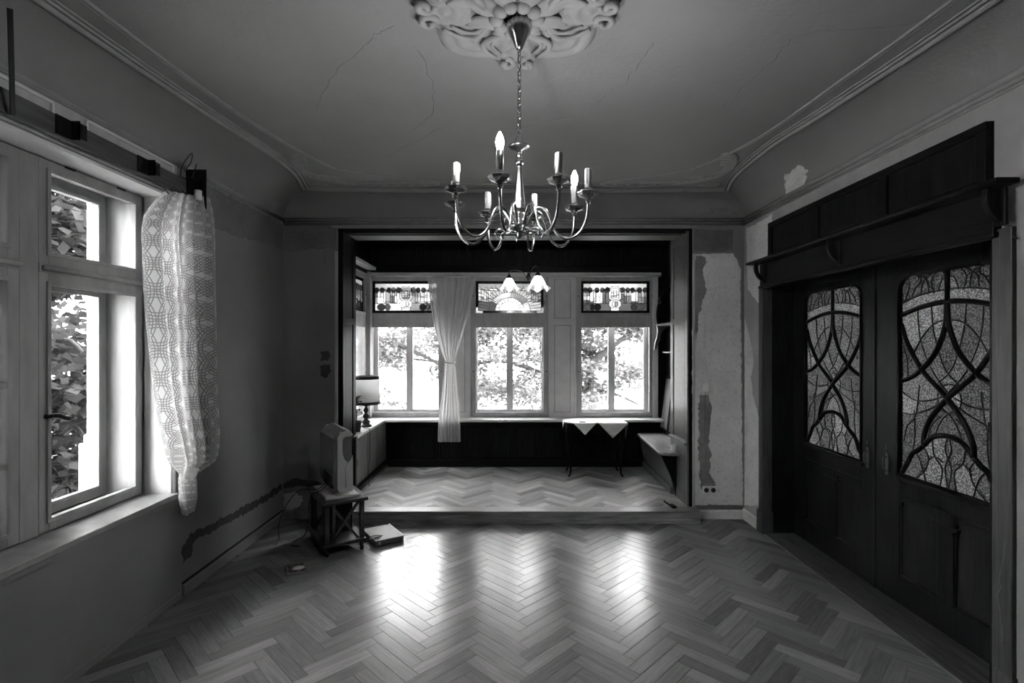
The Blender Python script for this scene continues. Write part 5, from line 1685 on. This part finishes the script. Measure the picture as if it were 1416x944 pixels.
# ------------------------------------------------------------------ right wall: double door, casing, shelf
DX = 2.44
def leaf_door(n, ya, yb, ga, gb, label):
    """leaf from ya (far) to yb (near); glass from ga to gb; u = 0 at far side"""
    zt, zb, gz0, gz1 = 2.20, .012, .83, 2.07
    b = MB()
    X0, X1 = DX, DX + .045
    b.box(X0, X1, ga, ya, zb, zt); b.box(X0, X1, yb, gb, zb, zt)
    b.box(X0, X1, gb, ga, gz1 + .05, zt); b.box(X0, X1, gb, ga, .70, gz0 - .0); b.box(X0, X1, gb, ga, zb, .19)
    d = struct(b.build('door_%d' % n, M['door'], None, .003))
    W_, H_ = ga - gb, gz1 + .05 - gz0
    fn = lambda u, v, w: (DX + .018 + w, ga - u * W_, gz0 + v * H_)
    # frame with rounded upper corners in front of the glass
    vtop = 1 - .05 / H_
    def corner(u0, s):
        pts = [(u0, 1.0), (u0, .90)]
        for k in range(9):
            t = k / 8 * PI / 2
            pts.append((u0 + s * (.16 - .16 * math.cos(t)) + 0, .90 + (vtop - .90) * math.sin(t)))
        pts.append((u0 + s * .16, 1.0))
        return pts
    for (u0, s) in ((0, 1), (1, -1)):
        MB().prism(corner(u0, s), lambda u, v, w: (DX + w, ga - u * W_, gz0 + v * H_), 0, .035).build('frame_corner', M['door'], d)
    MB().prism([(.15, vtop), (.85, vtop), (.85, 1.0), (.15, 1.0)], lambda u, v, w: (DX + w, ga - u * W_, gz0 + v * H_), 0, .035).build('frame_head', M['door'], d)
    C = lambda pts, k=5: [(p.x, p.y) for p in smooth_path([(a[0], a[1], 0) for a in pts], k)]
    mir = lambda l: [(1 - p[0], p[1]) for p in l]
    arcA = C([(0, .775), (.25, .808), (.5, .82), (.75, .808), (1, .775)])
    cen = [(.5, .82), (.5, 1.0)]
    dn = C([(.5, .82), (.485, .72), (.39, .60), (.235, .515), (.1, .472), (0, .455)])
    cr = C([(0, .73), (.08, .63), (.235, .515), (.40, .44), (.52, .385), (.66, .30), (.735, .22), (.745, .168)])
    tre = C([(0, 0), (.07, .06), (.13, .115), (.20, .140), (.255, .165)]) 
    top_ = C([(.255, .165), (.36, .215), (.5, .232), (.64, .215), (.745, .165)])
    heavy = [arcA, cen, dn, mir(dn), cr, mir(cr), tre, mir(tre), top_]
    thin = [C([(0, .835), (.25, .865), (.5, .875), (.75, .865), (1, .835)])]
    half = [C([(.10, .55), (.22, .66), (.36, .725), (.5, .74)]),
            C([(.18, .80), (.21, .66), (.33, .52), (.50, .42)]), C([(.33, .81), (.36, .68), (.46, .53), (.60, .46)]),
            C([(0, .40), (.14, .37), (.30, .375), (.44, .40)]), C([(0, .30), (.12, .30), (.30, .335), (.47, .38)]), C([(.02, .16), (.06, .24), (.16, .30), (.20, .44)]),
            C([(.12, .11), (.15, .2), (.14, .32)]), C([(0, .64), (.06, .56), (.07, .47)]),
            C([(.42, .31), (.34, .27), (.29, .20)]), C([(.56, .35), (.44, .30), (.36, .215)]),
            C([(.5, .232), (.47, .17), (.53, .09), (.50, 0)]), C([(.34, .205), (.36, .13), (.44, .08), (.42, 0)]),
            C([(.15, .125), (.22, .08), (.27, .0)]), C([(.24, .16), (.30, .11), (.26, .05), (.16, 0)]), C([(.28, .09), (.36, .125), (.45, .11)]),
            C([(.12, .86), (.16, .90), (.22, .93), (.20, .965)]), C([(.22, .87), (.24, .92), (.33, .955), (.34, .985)]), C([(.10, .97), (.18, .955), (.28, .93), (.30, .87)]),
            C([(.36, .865), (.33, .92), (.40, .965), (.46, .95)]), C([(.40, .87), (.44, .92), (.5, .93)]), C([(.04, .845), (.09, .92), (.06, .955)])]
    for h_ in half: thin += [h_, mir(h_)]
    thin.append([(p[0], p[1]) for p in ell(.51, .395, .115, .065, 16)])
    def pick(c, a): return M['doorglass']
    # glass cut along every bar and lead
    asp = W_ / H_
    sc = lambda l: [(p[0] * W_, p[1] * H_) for p in l]
    fg = lambda u, v, w: (DX + .020 + w, ga - u, gz0 + v)
    leaded(d, [(0, 0), (W_, 0), (W_, H_), (0, H_)], [sc(l) for l in heavy + thin], fg, .004, pick, .0032, .0006)
    hm = MB()
    for l in heavy:
        p = [fg(q[0] * W_, q[1] * H_, -.006) for q in l]
        hm.tube(p, .0155, 8, flat=.9, fdir=(1, 0, 0))
    hm.build('curved_muntins', M['door'], d)
    lm = MB()
    for l in thin: lm.tube([fg(q[0] * W_, q[1] * H_, -.001) for q in l], .0045, 6, fdir=(1, 0, 0))
    lm.build('lead_lines', M['lead'], d)
    # bead around the glass
    bd = MB()
    for (a, c) in (((0, 0), (1, 0)), ((0, 0), (0, .90)), ((1, 0), (1, .90))):
        bd.tube([fn(a[0], a[1], -.022), fn(c[0], c[1], -.022)], .010, 6)
    for (u0, s) in ((0, 1), (1, -1)):
        bd.tube([fn(p[0], p[1], -.020) for p in corner(u0, s)[1:11]], .010, 6)
    bd.tube([fn(.16, vtop, -.020), fn(.84, vtop, -.020)], .010, 6)
    bd.build('glass_bead', M['door'], d)
    MB().box(DX - .014, DX + .01, gb - .02, ga + .02, gz0 - .035, gz0 - .008).build('bottom_ledge', M['door'], d, .004)
    # lower part: two shouldered panels and a middle stile with a carved cap
    ym = (ga + gb) / 2; pw = (ga - gb) / 2
    MB().box(DX, DX + .045, ym - .055, ym + .055, .19, .70).build('middle_stile', M['door'], d, .003)
    for (y0, y1) in ((gb, ym - .055), (ym + .055, ga)):
        MB().box(DX + .016, DX + .034, y0 - .01, y1 + .01, .17, .72).build('lower_panel', M['door_panel'], d)
        w = y1 - y0
        pts = [(0, .70), (0, .63), (.06, .63), (.06, .655), (.16, .66)] + [(.16 + .68 * k / 8, .66 + .018 * math.sin(PI * k / 8)) for k in range(1, 9)] + [(.94, .655), (.94, .63), (1, .63), (1, .70)]
        MB().prism([(y0 + p[0] * w, p[1]) for p in pts], lambda u, v, ww: (DX + ww, u, v), 0, .03).build('shouldered_rail', M['door'], d)
        m_ = MB()
        m_.tube([(DX + .012, y0 + .004, .194), (DX + .012, y1 - .004, .194)], .006, 6)
        m_.tube([(DX + .012, y0 + .004, .194), (DX + .012, y0 + .004, .63)], .006, 6)
        m_.tube([(DX + .012, y1 - .004, .194), (DX + .012, y1 - .004, .63)], .006, 6)
        m_.build('panel_moulding', M['door'], d)
    cap_ = [(-.09, .63), (-.085, .612), (-.06, .605), (-.055, .585), (.055, .585), (.06, .605), (.085, .612), (.09, .63)]
    MB().prism([(ym + p[0], p[1]) for p in cap_], lambda u, v, w: (DX + w, u, v), -.006, .02).build('carved_cap', M['door'], d, .003)
    # lock plate
    yl = (gb + yb) / 2 if n == 1 else (ya + ga) / 2
    pl_ = MB().prism([(yl - .016, .80), (yl + .016, .80), (yl + .013, .83), (yl + .017, .88), (yl + .012, .93), (yl, .95), (yl - .012, .93), (yl - .017, .88), (yl - .013, .83)], lambda u, v, w: (DX + w, u, v), -.004, .002).build('lock_plate', M['brass'], d, .001)
    MB().tube(smooth_path([(DX - .004, yl, .915), (DX - .022, yl, .905), (DX - .026, yl, .87), (DX - .022, yl, .835), (DX - .004, yl, .825)], 5), .005, 7).build('ring_pull', M['brass'], pl_)
    MB().box(DX - .006, DX - .003, yl - .004, yl + .004, .962, .985).build('key_plate', M['brass'], pl_)
    return d
leaf_door(1, 4.478, 3.465, 4.285, 3.595, '')
leaf_door(2, 3.452, 2.43, 3.245, 2.56, '')
MB().box(DX - .008, DX + .02, 3.448, 3.472, .012, 2.2).build('meeting_bead', M['door'], bpy.data.objects['door_1'], .004)
# jambs, casing, threshold
jm = struct(MB().box(2.254, 2.50, 4.462, 4.484, 0, 2.2).build('trim_34', M['dark']))
MB().box(2.254, 2.50, 2.325, 2.43, 0, 2.2).build('near_jamb', M['dark'], jm)
MB().box(2.19, 2.50, 2.43, 4.462, 2.195, 2.2).build('jamb_head', M['dark_h'], jm)
cs1 = struct(MB().box(2.172, 2.258, 4.466, 4.50, 0, 2.16).box(2.176, 2.19, 4.50, 4.545, 0, 2.16).build('trim_35', M['casing'], None, .004))
MB().box(2.164, 2.262, 4.455, 4.56, 0, .19).build('plinth_block', M['casing'], cs1, .005)
cs2 = struct(MB().box(2.170, 2.258, 2.305, 2.33, 0, 2.16).box(2.166, 2.19, 2.232, 2.305, 0, 2.16).build('trim_36', M['casing'], None, .004))
MB().box(2.160, 2.19, 2.225, 2.31, 0, .20).build('plinth_block', M['casing'], cs2, .005)
struct(MB().box(2.19, 2.50, 2.325, 4.484, -.004, .010).build('trim_37', M['threshold'], None, .003))
# head fascia and panel above
fa_ = struct(MB().box(2.150, 2.20, 2.30, 4.47, 2.135, 2.33).build('trim_38', M['dark_h'], None, .004))
MB().box(2.14, 2.20, 2.29, 4.48, 2.125, 2.15).build('fascia_bead', M['dark_h'], fa_, .006)
MB().tube([(2.172, 2.215, 2.10), (2.172, 2.29, 2.16)], .004, 6).build('torn_edge', M['casing'], fa_)
ov_ = struct(MB().box(2.168, 2.20, 2.336, 4.327, 2.36, 2.66).build('trim_39', M['dark_h']))
for (a, c) in ((2.40, 2.95), (3.04, 3.61), (3.72, 4.26)):
    MB().box(2.160, 2.17, a, c, 2.40, 2.61).build('overdoor_panel', M['door_panel'], ov_, .003)
for (a, c, d, e) in ((2.336, 4.327, 2.62, 2.66), (2.336, 4.327, 2.36, 2.392), (2.336, 2.39, 2.39, 2.62), (2.96, 3.03, 2.39, 2.62), (3.62, 3.71, 2.39, 2.62), (4.27, 4.327, 2.39, 2.62)):
    MB().box(2.148, 2.17, a, c, d, e).build('overdoor_rail', M['dark_h'], ov_, .003)
# shelf on brackets
sf = empty('overdoor_shelf', (2.188, 3.35, 2.33), 0, 'long dark wooden shelf on curved brackets above the glazed double door', 'shelf')
MB().box(-.14, -.038, -1.175, 1.15, .0, .026).build('shelf_board', M['dark_h'], sf, .006)
MB().box(-.148, -.13, -1.18, 1.155, .005, .021).build('shelf_edge', M['dark_h'], sf, .005)
for y in (1.05, .035, -1.09):
    o_ = smooth_path([(-.115, 0, 0), (-.118, -.05, 0), (-.10, -.10, 0), (-.07, -.135, 0), (-.04, -.15, 0)], 4)
    i_ = smooth_path([(-.04, -.118, 0), (-.062, -.105, 0), (-.08, -.08, 0), (-.088, -.045, 0), (-.088, 0, 0)], 4)
    bk = MB().prism([(p.x, p.y) for p in o_] + [(p.x, p.y) for p in i_], lambda u, v, w, y=y: (u, y + w, v), -.015, .015).build('curved_bracket', M['dark'], sf, .003)
    MB().box(-.052, -.036, y - .03, y + .03, -.165, 0).build('bracket_plate', M['dark'], bk, .004)
# loose cable by the near casing
pth = [(1374, 735), (1372, 770), (1380, 800), (1392, 815), (1384, 780), (1390, 740), (1393, 720)]
cr_ = smooth_path([(2.160, 2.262, ZW(890, 2.262)), (2.155, 2.27, ZW(850, 2.27)), (2.15, 2.28, ZW(825, 2.28)), (2.148, 2.26, ZW(812, 2.26)), (2.15, 2.27, ZW(800, 2.27)), (2.155, 2.255, ZW(770, 2.255)), (2.158, 2.25, ZW(745, 2.25))], 6)
tag(MB().tube(cr_, .0025, 5).build('frayed_cord', M['stand_pale']), 'thin frayed pale cord hanging down the near door casing', 'cord')

# hall behind the doors, with a window of its own
hl = MB()
hw = struct(wall_mesh(1.2, 5.6, -.1, 3.0, 0, .2, [(2.2, 4.7, .7, 2.5)], lambda u, v, w: (4.7 + w, u, v)).build('wall_hall', M['hall']))
struct(MB().box(2.49, 4.9, 1.0, 1.2, -.1, 3.0).build('wall_hall.001', M['hall']))
struct(MB().box(2.49, 4.9, 5.6, 5.8, -.1, 3.0).build('wall_hall.002', M['hall']))
struct(MB().box(2.49, 4.9, 1.0, 5.8, 3.0, 3.2).build('ceiling_hall', M['hall']))
struct(MB().box(2.53, 4.9, 1.0, 5.8, -.2, -.003).build('floor_hall', M['riser']))
w6 = struct(MB().box(4.70, 4.78, 2.2, 2.27, .7, 2.5).box(4.70, 4.78, 4.63, 4.7, .7, 2.5).box(4.70, 4.78, 2.2, 4.7, .7, .77).box(4.70, 4.78, 2.2, 4.7, 2.43, 2.5).box(4.70, 4.78, 3.42, 3.48, .7, 2.5).build('window_6', M['white']))
MB().box(4.735, 4.739, 2.27, 4.63, .77, 2.43).build('pane', M['glass'], w6)

# ------------------------------------------------------------------ garden
GZ = -1.3
struct(MB().box(-40, 40, -20, 70, GZ - .3, GZ).build('ground', M['gravel']))


def leaves(name, m, centers, n, size, parent, flat=.5):
    """one crown: thousands of small pointed leaves around the clump centres"""
    k = len(centers)
    cs = np.array([c[:3] for c in centers]); rad = np.array([c[3:6] for c in centers])
    w = (rad.prod(axis=1)) ** .66; w = w / w.sum()
    idx = rng.choice(k, n, p=w)
    d = rng.normal(size=(n, 3)); d /= np.linalg.norm(d, axis=1)[:, None]
    r = rng.random(n) ** .45
    pos = cs[idx] + d * rad[idx] * r[:, None]
    a = rng.normal(size=(n, 3)); a[:, 2] *= flat; a /= np.linalg.norm(a, axis=1)[:, None]
    nrm = rng.normal(size=(n, 3)) * .6; nrm[:, 2] += 1.0
    bb = np.cross(nrm, a); bb /= np.linalg.norm(bb, axis=1)[:, None]
    L = size * (.6 + .8 * rng.random(n))[:, None]; Wd = L * .42
    up = np.cross(a, bb)
    v = np.stack([pos, pos + a * L * .45 + bb * Wd + up * L * .08, pos + a * L, pos + a * L * .45 - bb * Wd + up * L * .08], axis=1).reshape(-1, 3)
    me = bpy.data.meshes.new(name)
    me.vertices.add(4 * n); me.vertices.foreach_set('co', v.ravel())
    me.loops.add(6 * n); me.polygons.add(2 * n)
    b4 = np.arange(n)[:, None] * 4
    li = np.concatenate([b4 + np.array([0, 1, 2]), b4 + np.array([0, 2, 3])], axis=1).ravel()
    me.loops.foreach_set('vertex_index', li.astype(np.int32))
    me.polygons.foreach_set('loop_start', (np.arange(2 * n) * 3).astype(np.int32))
    at = me.attributes.new('tone', 'FLOAT', 'POINT'); at.data.foreach_set('value', np.repeat(rng.random(n), 4).astype(np.float32))
    me.materials.append(m); me.update(); me.validate()
    o = inst(name, me, parent); o['kind'] = 'stuff'
    return o


def tree(base, label, trunk, branches, clumps, n, size, m='leaf', cat='tree'):
    t = empty('tree', base, 0, label, cat)
    B = Vector(base)
    def Lc(p): return Vector(p) - B
    pts = smooth_path([Lc(p) for p in trunk], 5)
    MB().tube(pts, [.16 - .11 * k / (len(pts) - 1) for k in range(len(pts))], 9).build('trunk', M['bark'], t)
    for br in branches:
        q = smooth_path([Lc(p[:3]) for p in br], 5); r0 = br[0][3] if len(br[0]) > 3 else .05
        MB().tube(q, [r0 * (1 - .75 * k / (len(q) - 1)) for k in range(len(q))], 7).build('branch', M['bark'], t)
    leaves('crown', M[m], [(c[0] - base[0], c[1] - base[1], c[2] - base[2], *c[3:]) for c in clumps], n, size, t)
    return t


def at(x, y, d): return (XW(x, d), d, ZW(y, d))
random.seed(11)
def clump_list(specs):
    out = []
    for (x0, x1, y0, y1, d0, d1, cnt, r) in specs:
        for _ in range(cnt):
            d = random.uniform(d0, d1); p = at(random.uniform(x0, x1), random.uniform(y0, y1), d)
            out.append((*p, r * random.uniform(.7, 1.3), r * random.uniform(.7, 1.3), r * .38 * random.uniform(.7, 1.3)))
    return out
# behind the left bay window: branches above, open bright ground below
tree((-4.6, 13, GZ), 'tree with a long drooping branch seen through the left bay window', [(-4.6, 13, GZ), (-4.4, 12.9, 1), (-4.5, 13, 4), (-4.2, 12.8, 7)],
     [[(*at(430, 440, 12.7), .10), at(500, 462, 12), at(560, 480, 11.5), at(640, 520, 11)], [(*at(440, 500, 12.8), .07), at(520, 492, 12), at(600, 500, 11.5)], [(*at(430, 380, 12.8), .1), at(540, 400, 11), at(640, 420, 11)]],
     clump_list([(440, 640, 425, 490, 10.5, 14, 30, .6), (470, 640, 470, 512, 10.5, 13, 14, .45), (600, 640, 500, 545, 11, 12, 5, .35), (505, 545, 525, 560, 11, 13, 4, .3), (430, 535, 180, 430, 11, 14, 22, .75)]), 15000, .10)
# behind the middle window: dense layered crown
tree((.9, 12.6, GZ), 'dense layered leafy tree behind the middle bay window', [(.9, 12.6, GZ), (.8, 12.5, 1), (.7, 12.6, 4), (.8, 12.5, 7)],
     [[(*at(760, 520, 12.4), .07), at(700, 500, 11.6), at(650, 505, 11.2)], [(*at(760, 470, 12.4), .07), at(700, 450, 11.6), at(650, 462, 11)], [(*at(755, 545, 12.4), .06), at(700, 540, 11.8), at(660, 548, 11.4)]],
     clump_list([(620, 770, 420, 460, 10, 13.5, 20, .55), (640, 765, 455, 562, 10, 12.5, 62, .40), (640, 775, 60, 430, 11, 13.5, 70, .75)]), 30000, .095)
# behind the right window: spreading branches, open to the right
tree((3.4, 12.2, GZ), 'spreading tree with thick bare limb behind the right bay window', [(1.75, 12.0, GZ), (1.8, 12.0, 1), (1.75, 12.1, 4), (1.8, 12, 7)],
     [[(*at(795, 520, 11.6), .12), at(822, 498, 11.2), at(858, 470, 11), at(905, 440, 10.8)], [(*at(800, 535, 11.6), .06), at(850, 545, 11.2), at(885, 560, 11)], [(*at(800, 480, 11.8), .05), at(850, 500, 11.4), at(885, 520, 11.2)]],
     clump_list([(780, 930, 415, 465, 10, 13, 24, .5), (785, 848, 465, 560, 10.3, 12.5, 32, .40), (840, 885, 505, 545, 10.5, 11.8, 12, .3), (775, 845, 120, 420, 11, 13, 30, .7)]), 21000, .095)
# in front of the left window
def atl(x, y, X): d = FPX * -X / (CX - x); return (X, d, ZW(y, d))
cl2 = []
random.seed(5)
for _ in range(150):
    X = random.uniform(-8.0, -5.4); p = atl(random.uniform(-320, 150), random.uniform(90, 840), X)
    cl2.append((*p, .5 * random.uniform(.7, 1.3), .5 * random.uniform(.7, 1.3), .42 * random.uniform(.7, 1.3)))
tree((-7.6, 6.6, GZ), 'dense large-leaved tree close outside the left window', [(-7.6, 6.6, GZ), (-7.5, 6.6, 1), (-7.6, 6.5, 4), (-7.5, 6.5, 6)],
     [[(*atl(60, 520, -7.2), .05), atl(90, 470, -6), atl(125, 500, -5.6)], [(*atl(50, 420, -7.2), .05), atl(95, 400, -6), atl(118, 350, -5.6)], [(*atl(70, 620, -7.2), .05), atl(100, 590, -6), atl(120, 610, -5.6)]],
     cl2, 26000, .17, 'leaf_l')
tree((-13, 4, GZ), 'taller dark tree farther out beyond the left window', [(-13, 4, GZ), (-12.9, 4, 2), (-13, 4, 5), (-12.9, 4, 8)],
     [[(-12.9, 4, 3, .1), (-12, 5, 4), (-11, 6, 4.2)]],
     [(-12 + random.uniform(-3, 3), random.uniform(0, 16), random.uniform(-.8, 8.5), 1.3, 1.3, 1.0) for _ in range(70)], 14000, .3, 'leaf_l')
# porch pillar outside the left window
po = empty('porch_pillar', (-3.2, 4.3, GZ), 0, 'white rendered porch pillar on a wider base outside the left window', 'pillar')
MB().box(-.19, .19, -.2, .2, .93 - GZ, 4.2 - GZ).build('shaft', M['stone'], po, .01)
MB().box(-.225, .225, -.235, .235, .0, .86 - GZ).build('base', M['stone'], po, .01)
MB().box(-.205, .205, -.215, .215, .86 - GZ, .93 - GZ).build('base_cap', M['stone'], po, .015)
MB().box(-.228, .228, -.238, .238, .44 - GZ, .455 - GZ).build('base_joint', M['pier'], po)
# pale neighbouring house
hs = empty('neighbour_house', (9.5, 27, GZ), 0, 'pale house far behind the right bay window', 'house')
MB().box(-4, 5, 0, 7, 0, 3.4).build('house_wall', M['stone'], hs)
MB().prism([(-4.4, 3.4), (5.4, 3.4), (4.0, 6.0), (-3.0, 6.0)], lambda u, v, w: (u, w, v), -.4, 7.4).build('roof', M['roofm'], hs)
for k in range(3):
    x = -3 + k * 2.7
    f_ = MB().box(x, x + 1.1, -.06, .02, 1.0, 2.5).build('house_window', M['white'], hs)
    MB().box(x + .1, x + 1.0, -.07, -.05, 1.1, 2.4).build('pane', M['screen'], f_)
MB().box(-4, 5, -.05, 0, .8, .86).build('string_course', M['pier'], hs)
